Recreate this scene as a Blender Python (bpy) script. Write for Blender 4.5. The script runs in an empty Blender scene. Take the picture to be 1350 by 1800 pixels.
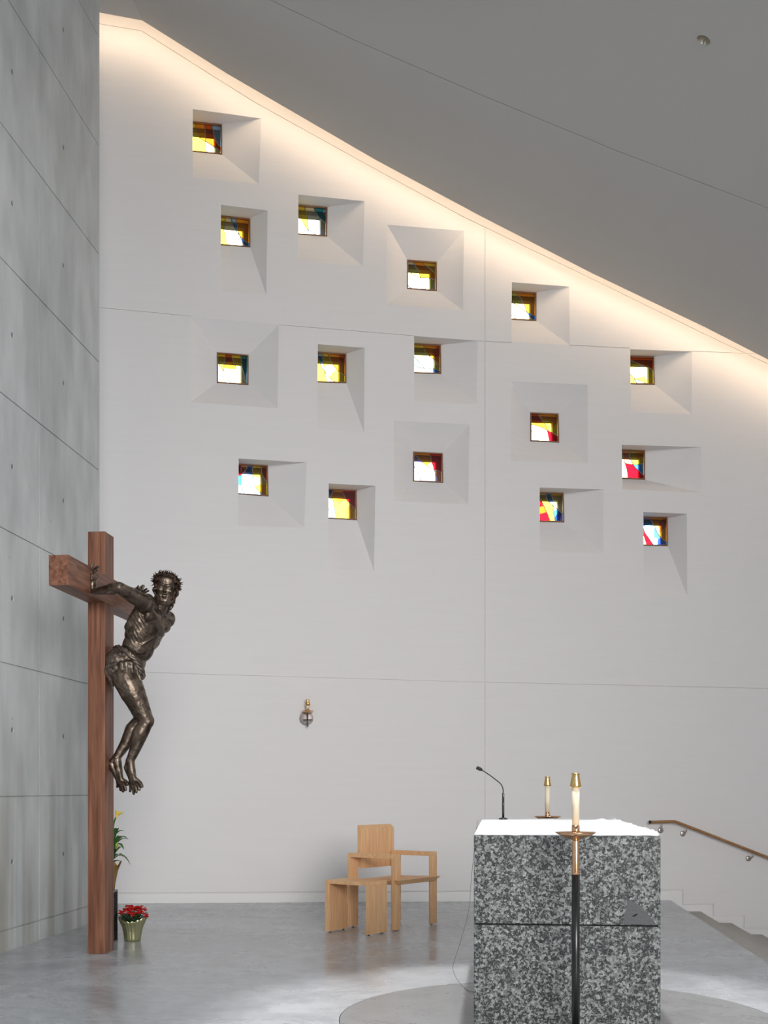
import bpy, bmesh, math, random
from mathutils.bvhtree import BVHTree
from mathutils import Vector, Matrix, noise
random.seed(7)
S = bpy.context.scene
COL = S.collection
PI = math.pi
# ------------------------------------------------------------------ camera
F, CX, HY, CH = 2000.0, 675.0, 1385.0, 1.2      # focal in px, principal column, horizon row, eye height above the sanctuary floor
cd = bpy.data.cameras.new('camera'); cam = bpy.data.objects.new('camera', cd); COL.objects.link(cam)
cam.location = (0, 0, CH); cam.rotation_euler = (PI/2, 0, 0)
cd.sensor_fit = 'VERTICAL'; cd.sensor_height = 36; cd.sensor_width = 27; cd.lens = F/1800*36
cd.shift_y = (HY-900)/1800; cd.clip_start = .1; cd.clip_end = 300
S.camera = cam
# ------------------------------------------------------------------ light
S.view_settings.view_transform = 'Standard'; S.view_settings.look = 'None'
S.view_settings.gamma = 1; S.view_settings.exposure = 0.55
S.view_settings.use_curve_mapping = False
S.cycles.use_denoising = True
S.cycles.max_bounces = 10; S.cycles.diffuse_bounces = 5; S.cycles.transparent_max_bounces = 12
S.cycles.sample_clamp_indirect = 6
SKY_ROOM, SKY_OUT = .16, 6.0
W = bpy.data.worlds.new('world'); S.world = W; W.use_nodes = True
nt = W.node_tree; nt.nodes.clear()
tc = nt.nodes.new('ShaderNodeTexCoord'); sx = nt.nodes.new('ShaderNodeSeparateXYZ')
nt.links.new(tc.outputs['Generated'], sx.inputs[0])
mr = nt.nodes.new('ShaderNodeMapRange'); mr.interpolation_type = 'SMOOTHSTEP'
mr.inputs['From Min'].default_value = .1; mr.inputs['From Max'].default_value = .6
mr.inputs['To Min'].default_value = SKY_ROOM; mr.inputs['To Max'].default_value = SKY_OUT
nt.links.new(sx.outputs['Y'], mr.inputs['Value'])
bg = nt.nodes.new('ShaderNodeBackground'); bg.inputs['Color'].default_value = (.88, .95, 1.0, 1)
mz = nt.nodes.new('ShaderNodeMapRange'); mz.inputs['From Min'].default_value = -.1; mz.inputs['From Max'].default_value = .15   # dark ground below the horizon
mz.inputs['To Min'].default_value = .12; mz.inputs['To Max'].default_value = 1
nt.links.new(sx.outputs['Z'], mz.inputs['Value'])
mm = nt.nodes.new('ShaderNodeMath'); mm.operation = 'MULTIPLY'; nt.links.new(mr.outputs[0], mm.inputs[0]); nt.links.new(mz.outputs[0], mm.inputs[1])
nt.links.new(mm.outputs[0], bg.inputs['Strength'])
wo = nt.nodes.new('ShaderNodeOutputWorld'); nt.links.new(bg.outputs[0], wo.inputs[0])

def area(name, loc, target, sx_, sy_, power, color):
    l = bpy.data.lights.new(name, 'AREA'); l.shape = 'RECTANGLE'; l.size = sx_; l.size_y = sy_
    l.energy = power; l.color = color
    o = bpy.data.objects.new(name, l); COL.objects.link(o); o.location = loc
    o.rotation_euler = (Vector(target)-Vector(loc)).to_track_quat('-Z', 'Y').to_euler()
    return o
a1 = area('skylight', (1.0, 4.6, 8.2), (.8, 6.4, 0), 3.5, 2.0, 55, (.92, .97, 1.0)); a1.data.spread = 1.9
a2 = area('nave_window_light', (3.8, -6.0, 4.2), (-.6, 11.5, 1.2), 7.0, 4.5, 262, (1.0, .985, .98)); a2.data.spread = 1.35
sl = bpy.data.lights.new('altar_spot', 'SPOT'); sl.energy = 950; sl.spot_size = .64; sl.spot_blend = .45; sl.shadow_soft_size = .08; sl.color = (1.0, .98, .96)
so = bpy.data.objects.new('altar_spot', sl); COL.objects.link(so); so.location = (.85, 6.0, 5.9)
COVE = 13.5
COVE_COL = (1.0, .77, .54)

# ------------------------------------------------------------------ helpers
def P(px, py, D):
    return Vector(((px-CX)*D/F, D, CH+(HY-py)*D/F))
def G(px, py, z=0.0):
    D = F*(CH-z)/(py-HY); return Vector(((px-CX)*D/F, D, z))
WY0, WM = 11.965, .0628                          # the altar wall: y = WY0 + WM*x
def PW(px, py, off=0.0):
    t = (px-CX)/F; D = (WY0+off)/(1-WM*t); return P(px, py, D)
E1 = Vector((.0995, 1, 0)).normalized()          # room depth direction
E2 = Vector((1, -.0995, 0)).normalized()
Z = Vector((0, 0, 1))
WN = Vector((WM, -1, 0)).normalized()            # wall normal, into the room
WT = Vector((1, WM, 0)).normalized()

def node_mat(name):
    m = bpy.data.materials.new(name); m.use_nodes = True
    n = m.node_tree; b = n.nodes['Principled BSDF']; return m, n, b
def mat(name, col, rough=.6, metal=0.0, spec=.5, bump=0, bscale=60, **kw):
    m, n, b = node_mat(name)
    b.inputs['Base Color'].default_value = (*col, 1); b.inputs['Roughness'].default_value = rough
    b.inputs['Metallic'].default_value = metal; b.inputs['Specular IOR Level'].default_value = spec
    if bump:
        t = n.nodes.new('ShaderNodeTexCoord'); x = n.nodes.new('ShaderNodeTexNoise'); x.inputs['Scale'].default_value = bscale
        x.inputs['Detail'].default_value = 4
        bb = n.nodes.new('ShaderNodeBump'); bb.inputs['Strength'].default_value = bump; bb.inputs['Distance'].default_value = .004
        n.links.new(t.outputs['Object'], x.inputs['Vector']); n.links.new(x.outputs[0], bb.inputs['Height'])
        n.links.new(bb.outputs[0], b.inputs['Normal'])
    return m
def ramp(n, src, stops, interp='LINEAR'):
    r = n.nodes.new('ShaderNodeValToRGB'); r.color_ramp.interpolation = interp
    el = r.color_ramp.elements
    while len(el) < len(stops): el.new(.5)
    for e, (p, c) in zip(el, stops):
        e.position = p; e.color = (*c, 1)
    n.links.new(src, r.inputs[0]); return r
def noise_tex(n, scale, detail=4, stretch=(1, 1, 1), dist=0, coord='Object', rough=.5):
    t = n.nodes.new('ShaderNodeTexCoord'); mp = n.nodes.new('ShaderNodeMapping'); mp.inputs['Scale'].default_value = stretch
    x = n.nodes.new('ShaderNodeTexNoise'); x.inputs['Scale'].default_value = scale; x.inputs['Detail'].default_value = detail
    x.inputs['Distortion'].default_value = dist; x.inputs['Roughness'].default_value = rough
    n.links.new(t.outputs[coord], mp.inputs[0]); n.links.new(mp.outputs[0], x.inputs['Vector']); return x
def mixc(n, a, b, fac, mode='MIX'):
    m = n.nodes.new('ShaderNodeMix'); m.data_type = 'RGBA'; m.blend_type = mode
    for i, v in ((6, a), (7, b)):
        if hasattr(v, 'links'): n.links.new(v, m.inputs[i])
        else: m.inputs[i].default_value = (*v, 1)
    if hasattr(fac, 'links'): n.links.new(fac, m.inputs[0])
    else: m.inputs[0].default_value = fac
    return m.outputs[2]
def bumpn(n, b, h, strength, dist=.01):
    x = n.nodes.new('ShaderNodeBump'); x.inputs['Strength'].default_value = strength; x.inputs['Distance'].default_value = dist
    n.links.new(h, x.inputs['Height']); n.links.new(x.outputs[0], b.inputs['Normal'])

def wood(name, dark, light, axis=2, scale=9, rough=.45, contrast=(.35, .7)):
    m, n, b = node_mat(name)
    st = [7, 7, 7]; st[axis] = .35
    x = noise_tex(n, scale, 6, st, .6); r = ramp(n, x.outputs[0], [(contrast[0], dark), (contrast[1], light)])
    st2 = [30, 30, 30]; st2[axis] = .8
    y = noise_tex(n, scale, 3, st2); r2 = ramp(n, y.outputs[0], [(.3, (.72, .72, .72)), (.65, (1, 1, 1))])
    n.links.new(mixc(n, r.outputs[0], r2.outputs[0], .6, 'MULTIPLY'), b.inputs['Base Color'])
    b.inputs['Roughness'].default_value = rough; b.inputs['Specular IOR Level'].default_value = .35
    bumpn(n, b, y.outputs[0], .12, .002); return m

def plaster():
    m, n, b = node_mat('wall_plaster')
    x = noise_tex(n, 3, 5, (.6, .6, 9)); r = ramp(n, x.outputs[0], [(.3, (.775, .752, .745)), (.7, (.79, .768, .76))])
    n.links.new(r.outputs[0], b.inputs['Base Color']); b.inputs['Roughness'].default_value = .85; b.inputs['Specular IOR Level'].default_value = .2
    y = noise_tex(n, 14, 6, (1, 1, 12)); bumpn(n, b, y.outputs[0], .08, .004); return m
def concrete():
    m, n, b = node_mat('board_concrete')
    x = noise_tex(n, .9, 8, (1, 1, .5), .5); r = ramp(n, x.outputs[0], [(.3, (.45, .475, .48)), (.5, (.56, .59, .595)), (.72, (.66, .68, .685))])
    y = noise_tex(n, 5, 8, (1, 1, .35)); r2 = ramp(n, y.outputs[0], [(.3, (.80, .80, .80)), (.65, (1.06, 1.06, 1.06))])
    c = mixc(n, r.outputs[0], r2.outputs[0], .8, 'MULTIPLY')
    t = n.nodes.new('ShaderNodeTexCoord'); v = n.nodes.new('ShaderNodeTexVoronoi'); v.inputs['Scale'].default_value = 6
    n.links.new(t.outputs['Object'], v.inputs['Vector'])
    r3 = ramp(n, v.outputs['Distance'], [(.02, (0, 0, 0)), (.06, (1, 1, 1))])
    z = noise_tex(n, 2.2, 3); r4 = ramp(n, z.outputs[0], [(.5, (1, 1, 1)), (.6, (0, 0, 0))])
    mx = mixc(n, r3.outputs[0], r4.outputs[0], 1, 'LIGHTEN')
    c = mixc(n, mixc(n, c, (.35, .35, .35), 1, 'MULTIPLY'), c, mx)
    # dribble stains near the foot of the wall
    g = n.nodes.new('ShaderNodeSeparateXYZ'); n.links.new(t.outputs['Object'], g.inputs[0])
    s = noise_tex(n, 4.2, 4, (1, 1, .07)); rs = ramp(n, s.outputs[0], [(.45, (1, 1, 1)), (.62, (.66, .62, .56))])
    rz = n.nodes.new('ShaderNodeMapRange'); rz.inputs['From Min'].default_value = 1.9; rz.inputs['From Max'].default_value = .3
    n.links.new(g.outputs['Z'], rz.inputs['Value'])
    c = mixc(n, c, mixc(n, c, rs.outputs[0], 1, 'MULTIPLY'), rz.outputs[0])
    n.links.new(c, b.inputs['Base Color']); b.inputs['Roughness'].default_value = .6; b.inputs['Specular IOR Level'].default_value = .35
    bumpn(n, b, y.outputs[0], .12, .01); return m
def floor_mat(name, lo, hi, r0=.16, r1=.34):
    m, n, b = node_mat(name)
    x = noise_tex(n, 1.1, 9, (1, 1, 1), .8, rough=.62); r = ramp(n, x.outputs[0], [(.3, lo), (.68, hi)])
    y = noise_tex(n, 7, 6, (1, 1, 1), 1.2); r2 = ramp(n, y.outputs[0], [(.3, (.82, .82, .83)), (.62, (1.03, 1.03, 1.03))])
    n.links.new(mixc(n, r.outputs[0], r2.outputs[0], .75, 'MULTIPLY'), b.inputs['Base Color'])
    rr = n.nodes.new('ShaderNodeMapRange'); rr.inputs['From Min'].default_value = .35; rr.inputs['From Max'].default_value = .65
    rr.inputs['To Min'].default_value = r0; rr.inputs['To Max'].default_value = r1
    n.links.new(x.outputs[0], rr.inputs['Value']); n.links.new(rr.outputs[0], b.inputs['Roughness'])
    b.inputs['Specular IOR Level'].default_value = .55
    bumpn(n, b, y.outputs[0], .05, .01); return m
def granite():
    m, n, b = node_mat('granite')
    t = n.nodes.new('ShaderNodeTexCoord'); d = noise_tex(n, 60, 2)
    ad = n.nodes.new('ShaderNodeVectorMath'); ad.operation = 'MULTIPLY_ADD'
    n.links.new(d.outputs[1], ad.inputs[0]); ad.inputs[1].default_value = (.02, .02, .02); n.links.new(t.outputs['Object'], ad.inputs[2])
    v = n.nodes.new('ShaderNodeTexVoronoi'); v.inputs['Scale'].default_value = 85; n.links.new(ad.outputs[0], v.inputs['Vector'])
    sp = n.nodes.new('ShaderNodeSeparateColor'); n.links.new(v.outputs['Color'], sp.inputs[0])
    v2 = n.nodes.new('ShaderNodeTexVoronoi'); v2.inputs['Scale'].default_value = 190; n.links.new(ad.outputs[0], v2.inputs['Vector'])
    sp2 = n.nodes.new('ShaderNodeSeparateColor'); n.links.new(v2.outputs['Color'], sp2.inputs[0])
    a = ramp(n, sp.outputs[0], [(0, (.012, .014, .015)), (.36, (.03, .034, .035)), (.56, (.16, .17, .165)), (.76, (.31, .325, .31))], 'CONSTANT')
    c = ramp(n, sp2.outputs[1], [(0, (.010, .011, .012)), (.42, (.08, .085, .085)), (.80, (.36, .375, .36))], 'CONSTANT')
    n.links.new(mixc(n, a.outputs[0], c.outputs[0], .40), b.inputs['Base Color'])
    b.inputs['Roughness'].default_value = .5; b.inputs['Specular IOR Level'].default_value = .35; return m
def bronze(name, dark, light, rough=.33, bs=.5, sc=22):
    m, n, b = node_mat(name)
    x = noise_tex(n, sc, 8, (1, 1, 1), 1.0); r = ramp(n, x.outputs[0], [(.33, dark), (.66, light)])
    n.links.new(r.outputs[0], b.inputs['Base Color']); b.inputs['Metallic'].default_value = .9
    rr = n.nodes.new('ShaderNodeMapRange'); rr.inputs['To Min'].default_value = rough+.16; rr.inputs['To Max'].default_value = rough-.1
    n.links.new(x.outputs[0], rr.inputs['Value']); n.links.new(rr.outputs[0], b.inputs['Roughness'])
    y = noise_tex(n, 70, 5, (1, 1, 1), .8); bumpn(n, b, y.outputs[0], bs, .004); return m
def glass_mat():
    m = bpy.data.materials.new('stained_glass'); m.use_nodes = True; n = m.node_tree; n.nodes.clear()
    a = n.nodes.new('ShaderNodeAttribute'); a.attribute_name = 'tint'
    x = noise_tex(n, 45, 3); r = ramp(n, x.outputs[0], [(.3, (.86, .86, .86)), (.6, (1, 1, 1))])
    c = mixc(n, a.outputs['Color'], r.outputs[0], 1, 'MULTIPLY')
    tr = n.nodes.new('ShaderNodeBsdfTransparent'); n.links.new(c, tr.inputs[0])
    tl = n.nodes.new('ShaderNodeBsdfTranslucent'); n.links.new(c, tl.inputs[0])
    gl = n.nodes.new('ShaderNodeBsdfGlossy'); gl.inputs['Roughness'].default_value = .2; gl.inputs['Color'].default_value = (.9, .9, .9, 1)
    m1 = n.nodes.new('ShaderNodeMixShader'); m1.inputs[0].default_value = .06
    n.links.new(tr.outputs[0], m1.inputs[1]); n.links.new(tl.outputs[0], m1.inputs[2])
    m2 = n.nodes.new('ShaderNodeMixShader'); m2.inputs[0].default_value = .025
    n.links.new(m1.outputs[0], m2.inputs[1]); n.links.new(gl.outputs[0], m2.inputs[2])
    o = n.nodes.new('ShaderNodeOutputMaterial'); n.links.new(m2.outputs[0], o.inputs[0]); return m
def emit(name, col, k):
    m = bpy.data.materials.new(name); m.use_nodes = True; n = m.node_tree; n.nodes.clear()
    e = n.nodes.new('ShaderNodeEmission'); e.inputs[0].default_value = (*col, 1); e.inputs[1].default_value = k
    o = n.nodes.new('ShaderNodeOutputMaterial'); n.links.new(e.outputs[0], o.inputs[0]); return m

M = dict(
    plaster=plaster(), concrete=concrete(),
    ceil=mat('ceiling_paint', (.53, .515, .49), .8, bump=.08, bscale=12),
    floor=floor_mat('polished_concrete', (.27, .285, .305), (.46, .475, .495)),
    disc=floor_mat('disc_concrete', (.17, .172, .176), (.25, .253, .257), .2, .36),
    step=floor_mat('step_concrete', (.30, .28, .25), (.40, .375, .34), .5, .6),
    base=mat('skirting_paint', (.80, .79, .78), .6),
    dark=mat('gap_black', (.01, .01, .01), .9),
    walnut=wood('walnut_upright', (.115, .042, .022), (.29, .125, .070), 2, 5),
    walnut_y=wood('walnut_beam', (.125, .047, .025), (.30, .135, .078), 1, 5),
    oak=wood('oak', (.72, .41, .20), (.86, .54, .30), 2, 7, .5),
    oak_x=wood('oak_rail_grain', (.72, .42, .21), (.86, .54, .30), 0, 7, .5),
    rail=wood('rail_oak', (.30, .15, .06), (.42, .22, .09), 0, 7, .4),
    steel=mat('brushed_steel', (.42, .38, .35), .35, .9),
    granite=granite(),
    inclus=mat('dark_inclusion', (.075, .08, .083), .6, bump=.6, bscale=90),
    cloth=mat('white_linen', (.66, .67, .69), .9, spec=.2, bump=.3, bscale=25),
    wax=mat('candle_wax', (.74, .65, .48), .45),
    brass=mat('brass', (.78, .52, .20), .22, 1), copper=mat('copper', (.80, .47, .27), .16, 1),
    black=mat('black_lacquer', (.008, .008, .009), .28, spec=.6), rubber=mat('black_rubber', (.015, .015, .016), .7),
    bronze=bronze('bronze_skin', (.060, .044, .033), (.21, .162, .125), .36, .5, 14),
    bronze_hair=bronze('bronze_hair', (.02, .013, .010), (.13, .085, .062), .42, 1.0),
    bronze_cloth=bronze('bronze_cloth', (.06, .045, .034), (.27, .215, .175), .40, .9),
    frame=wood('window_wood', (.20, .085, .035), (.32, .15, .07), 0, 8, .5),
    outer=mat('outer_frame_wood', (.045, .026, .014), .6),
    lead=mat('lead_came', (.16, .145, .13), .45, .7), glass=glass_mat(),
    leaf=mat('leaf_green', (.045, .13, .025), .4, bump=.4, bscale=40), leaf2=mat('leaf_dark', (.03, .065, .025), .45),
    red=mat('red_petals', (.42, .008, .006), .7, spec=.15), yellow=mat('yellow_petals', (.82, .62, .10), .5),
    foil=mat('green_gold_foil', (.40, .39, .22), .32, .75, bump=.5, bscale=30), foil2=mat('gold_foil', (.42, .25, .07), .3, .8, bump=.4, bscale=30),
    plate=mat('sconce_plate', (.42, .36, .34), .45, .6),
)

def obj(name, bm, m=None, parent=None, smooth=False, world_xf=True):
    me = bpy.data.meshes.new(name); bm.normal_update(); bm.to_mesh(me); bm.free()
    o = bpy.data.objects.new(name, me); COL.objects.link(o)
    if m: me.materials.append(m)
    if smooth:
        for p in me.polygons: p.use_smooth = True
    if parent:
        o.parent = parent; o.matrix_parent_inverse = Matrix.Translation(-parent.location)
    return o
def tag(o, label=None, cat=None, group=None, kind=None):
    if label: o['label'] = label
    if cat: o['category'] = cat
    if group: o['group'] = group
    if kind: o['kind'] = kind
    return o
def empty(name, loc, label=None, cat=None, group=None, kind=None):
    o = bpy.data.objects.new(name, None); COL.objects.link(o); o.location = loc; o.empty_display_size = .1
    return tag(o, label, cat, group, kind)
def hexa(bm, pts):                                # 8 points: bottom loop 4, top loop 4
    v = [bm.verts.new(p) for p in pts]
    for f in ((3, 2, 1, 0), (4, 5, 6, 7), (0, 1, 5, 4), (1, 2, 6, 5), (2, 3, 7, 6), (3, 0, 4, 7)):
        bm.faces.new([v[i] for i in f])
    return v
def obox(bm, o, a, b, c, A, B, C):                # corner o, axes a b c, lengths
    a, b, c = a*A, b*B, c*C
    hexa(bm, [o, o+a, o+a+b, o+b, o+c, o+a+c, o+a+b+c, o+b+c])
def prism(bm, loop, d):
    a = [bm.verts.new(p) for p in loop]; b = [bm.verts.new(p+d) for p in loop]; n = len(loop)
    bm.faces.new(a); bm.faces.new(b[::-1])
    for i in range(n): bm.faces.new((a[i], b[i], b[(i+1) % n], a[(i+1) % n]))
def tube(bm, pts, rad, seg=12, cap=True):
    pts = [Vector(p) for p in pts]; n = len(pts)
    rad = rad if isinstance(rad, (list, tuple)) else [rad]*n
    prev = None; rings = []
    for i, p in enumerate(pts):
        t = (pts[min(i+1, n-1)]-pts[max(i-1, 0)]).normalized()
        if prev is None:
            u = t.orthogonal().normalized()
        else:
            u = (prev-t*prev.dot(t)); u = u.normalized() if u.length > 1e-6 else t.orthogonal().normalized()
        prev = u; w = t.cross(u)
        rings.append([bm.verts.new(p+(u*math.cos(2*PI*k/seg)+w*math.sin(2*PI*k/seg))*rad[i]) for k in range(seg)])
    for i in range(n-1):
        for k in range(seg):
            bm.faces.new((rings[i][k], rings[i][(k+1) % seg], rings[i+1][(k+1) % seg], rings[i+1][k]))
    if cap:
        bm.faces.new(rings[0][::-1]); bm.faces.new(rings[-1])
def lathe(bm, c, prof, seg=32, axis=None, capb=True, capt=True):
    axis = axis or Z; u = axis.orthogonal().normalized(); w = axis.cross(u); rings = []
    for r, h in prof:
        rings.append([bm.verts.new(c+axis*h+(u*math.cos(2*PI*k/seg)+w*math.sin(2*PI*k/seg))*max(r, 1e-4)) for k in range(seg)])
    for i in range(len(rings)-1):
        for k in range(seg):
            bm.faces.new((rings[i][k], rings[i][(k+1) % seg], rings[i+1][(k+1) % seg], rings[i+1][k]))
    if capb: bm.faces.new(rings[0][::-1])
    if capt: bm.faces.new(rings[-1])
def ell(bm, c, ax, r, seg=20, rings=12):          # ellipsoid; ax three unit axes, r three radii
    a, b, d = ax[0]*r[0], ax[1]*r[1], ax[2]*r[2]
    top = bm.verts.new(c+d); bot = bm.verts.new(c-d); R = []
    for i in range(1, rings):
        t = PI*i/rings; st, ct = math.sin(t), math.cos(t)
        R.append([bm.verts.new(c+a*(st*math.cos(2*PI*k/seg))+b*(st*math.sin(2*PI*k/seg))+d*ct) for k in range(seg)])
    flip = a.cross(b).dot(d) < 0
    def F_(*v): bm.faces.new(v[::-1] if flip else v)
    for k in range(seg):
        k2 = (k+1) % seg; F_(top, R[0][k], R[0][k2]); F_(bot, R[-1][k2], R[-1][k])
        for i in range(rings-2): F_(R[i][k], R[i+1][k], R[i+1][k2], R[i][k2])
XYZ = (Vector((1, 0, 0)), Vector((0, 1, 0)), Z)
def ball(bm, c, r): ell(bm, c, XYZ, (r, r, r), 20, 14)
def cap(bm, a, ra, b, rb, n=None):                # tapered capsule from overlapping balls
    a = Vector(a); b = Vector(b); L = (b-a).length
    n = n or max(2, int(L/(min(ra, rb)*.35))+1)
    tube(bm, [a.lerp(b, i/8) for i in range(9)], [ra+(rb-ra)*i/8 for i in range(9)], 20)
    ball(bm, a, ra); ball(bm, b, rb)
def smooth_chain(pts, k=6):
    pts = [Vector(p) for p in pts]; out = []
    for i in range(len(pts)-1):
        p0 = pts[max(i-1, 0)]; p1 = pts[i]; p2 = pts[i+1]; p3 = pts[min(i+2, len(pts)-1)]
        for j in range(k):
            t = j/k
            out.append(.5*((2*p1)+(p2-p0)*t+(2*p0-5*p1+4*p2-p3)*t*t+(3*p1-p0-3*p2+p3)*t**3))
    out.append(pts[-1]); return out
def bevel(o, w=.004, seg=2):
    md = o.modifiers.new('bevel', 'BEVEL'); md.width = w; md.segments = seg; md.limit_method = 'ANGLE'; return o
def bake(o, keep_mat=True):
    dg = bpy.context.evaluated_depsgraph_get(); dg.update()
    me = bpy.data.meshes.new_from_object(o.evaluated_get(dg)); old = o.data; mats = list(old.materials)
    o.modifiers.clear(); o.data = me; me.name = o.name
    if not len(me.materials):
        for m_ in mats: me.materials.append(m_)
    return o
def cut(o, bmc, self_=False):
    b_ = bmesh.new(); b_.from_mesh(o.data); bmesh.ops.recalc_face_normals(b_, faces=b_.faces); b_.to_mesh(o.data); b_.free()
    bmesh.ops.recalc_face_normals(bmc, faces=bmc.faces)
    c = obj('cutter', bmc, None)
    md = o.modifiers.new('b', 'BOOLEAN'); md.operation = 'DIFFERENCE'; md.solver = 'EXACT'; md.object = c
    md.use_self = self_
    bake(o); bpy.data.objects.remove(c)
    return o

# ------------------------------------------------------------------ the windows' outlines (pixel quads: splay in the wall face, frame opening)
WIN = [
 ((338.9,191.8),(459,208.2),(455.2,324),(338.9,311),  (338.9,212.7),(390.5,218.3),(390.5,272),(338.9,266.4)),
 ((388.5,360),(470.4,370),(468,519),(388,513),        (388,378),(440,384),(440,435),(388,430.7)),
 ((524.5,342),(641,353.8),(637.8,467.9),(524.5,459),  (525,359),(575.9,364),(575,416),(525,412)),
 ((680.2,395),(815.5,405.8),(813.8,545.4),(679.3,535.5), (715.5,456),(768,460),(768,512),(715.5,508)),
 ((899.7,496),(1000.7,503.7),(1001.5,606.8),(899,601), (900,511),(943,514),(943,564.5),(899.5,562)),
 ((334.7,556.5),(490,570.7),(488,718),(334,706.7),    (381,619),(437,623.6),(436.7,677),(381,673)),
 ((558.7,604.8),(640.8,611.5),(640,760.8),(558,753.3), (558.7,618),(608.7,621.8),(608.7,673.8),(558.4,672)),
 ((727.9,590.5),(840.4,599),(837,710.8),(728.7,705),  (728,603),(775,606),(775.8,657.6),(728,656)),
 ((1107.7,614),(1216.8,617.6),(1215.5,728),(1109,723.7), (1108.7,625),(1150,626.5),(1151,676.7),(1108.7,675.5)),
 ((897.6,670),(1033,676.4),(1033,814),(897.6,809.6),  (932,724.7),(982,726.7),(983,778),(932,775.8)),
 ((692,739.6),(825.4,746),(823,887),(692,880.5),      (726,793.5),(778.3,796.4),(779,848.8),(726,846.3)),
 ((419.5,805.9),(539,813),(534.7,928),(419,924),      (419.8,815),(471,818),(472,872.7),(419.6,868.7)),
 ((577.9,849.9),(660,854),(657.3,1004.5),(576.8,1000.5), (578,859),(626.8,861.6),(627.5,914.5),(577.5,911.6)),
 ((1093,781.7),(1232.7,786),(1232.7,866),(1094,860),  (1093,790),(1134,791.6),(1134,843.5),(1093,841.5)),
 ((948.7,857),(1060.7,860.4),(1060.7,972.4),(949,970), (949.3,865.3),(991,866.4),(992,918.4),(949,917.3)),
 ((1131,900),(1207.4,903),(1208,1047.8),(1132,1047),  (1131.8,908),(1173.5,909.4),(1173.8,960),(1131.5,959.4)),
]
WIN = [(w[:4], w[4:]) for w in WIN]
GOFF = .22                                         # depth of the glass behind the wall face
def hid(w):                                        # frame quad, its left side pushed behind the wall edge when the splay is flush
    (f, g) = w; g = [Vector(p) for p in g]
    if abs(f[0][0]-g[0].x) < 3: g[0].x -= 4; g[3].x -= 4
    return g
# ------------------------------------------------------------------ altar wall
def wall_back():
    bm = bmesh.new()
    x0, x1, z0, z1 = -4.6, 5.6, -.75, 9.6
    def q(x, z, k): return Vector((x, WY0+WM*x+k, z))
    hexa(bm, [q(x0, z0, 0), q(x1, z0, 0), q(x1, z0, .46), q(x0, z0, .46), q(x0, z1, 0), q(x1, z1, 0), q(x1, z1, .46), q(x0, z1, .46)])
    o = obj('wall_back', bm, M['plaster']); tag(o, kind='structure')
    c = bmesh.new()
    def strip(p, q_, w, d=.012):                   # groove between two pixels on the wall
        a, b = PW(*p), PW(*q_); t = (b-a).normalized(); n = t.cross(WN).normalized()*w/2
        loop = [a-n, b-n, b+n, a+n]
        prism(c, [v+WN*.02 for v in loop], -WN*(d+.02))
    gw = .011
    for pl in ([(60, 530), (175, 541), (335, 556)], [(490, 571.3), (680, 586.7), (728, 590.7)], [(840, 599.5), (851, 600.4), (899, 602.5)],
               [(1001.5, 606.8), (1107, 612.4)], [(1217, 617.5), (1500, 630)], [(60, 1173), (248, 1181.7), (340, 1185.3), (800, 1198.5), (1350, 1210.7), (1500, 1214)],
               [(852, 402), (852, 1572)]):
        for a, b in zip(pl, pl[1:]): strip(a, b, gw)
    # thin reveal under the cove
    pl = REV
    for a, b in zip(pl, pl[1:]): strip(a, b, .008)
    cut(o, c, True)
    # stepped reveal above the skirting
    c = bmesh.new()
    st = [(60, 1571), (1200, 1570), (1200, 1590.2), (1253.5, 1590.2), (1253.5, 1610.8), (1307.5, 1610.8), (1307.5, 1632), (1480, 1632)]
    for a, b in zip(st, st[1:]):
        A, B = PW(*a), PW(*b); lo = Vector((min(A.x, B.x)-.006, 0, min(A.z, B.z)-.006)); hi = Vector((max(A.x, B.x)+.006, 0, max(A.z, B.z)+.006))
        q4 = [Vector((x, WY0+WM*x-.02, z)) for x, z in ((lo.x, lo.z), (hi.x, lo.z), (hi.x, hi.z), (lo.x, hi.z))]
        prism(c, q4, Vector((0, .034, 0)))
    cut(o, c, True)
    c = bmesh.new()
    for i, w in enumerate(WIN):
        g = hid(w); f = w[0]; d = wdir(w)
        fr = [PW(x, y, 0) for x, y in f]; bk = [PW(p.x, p.y, GOFF) for p in g]
        rg = [[c.verts.new(p) for p in r] for r in ([a-(b-a)*.06 for a, b in zip(fr, bk)], bk, [p+d*.30 for p in bk])]
        c.faces.new(rg[0][::-1]); c.faces.new(rg[2])
        for k in range(2):
            for q1 in range(4): c.faces.new((rg[k][q1], rg[k][(q1+1) % 4], rg[k+1][(q1+1) % 4], rg[k+1][q1]))
    cut(o, c)
    return o
def wdir(w):
    g = w[1]; x = sum(p[0] for p in g)/4
    return Vector(((x-360-CX)/F, 1, 0))
# ceiling edge and the thin reveal line, pixels
EDGE = [(90, 11), (175, 22), (250, 36), (400, 130), (486, 180), (660, 281), (849, 382), (1040, 480), (1240, 575.5), (1350, 632), (1500, 712)]
REV = [(60, 32), (175, 42), (248, 54), (400, 150), (448, 180), (660, 297.5), (812, 380), (1040, 490), (1240, 588), (1350, 640), (1500, 714)]
wb = wall_back()

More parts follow.
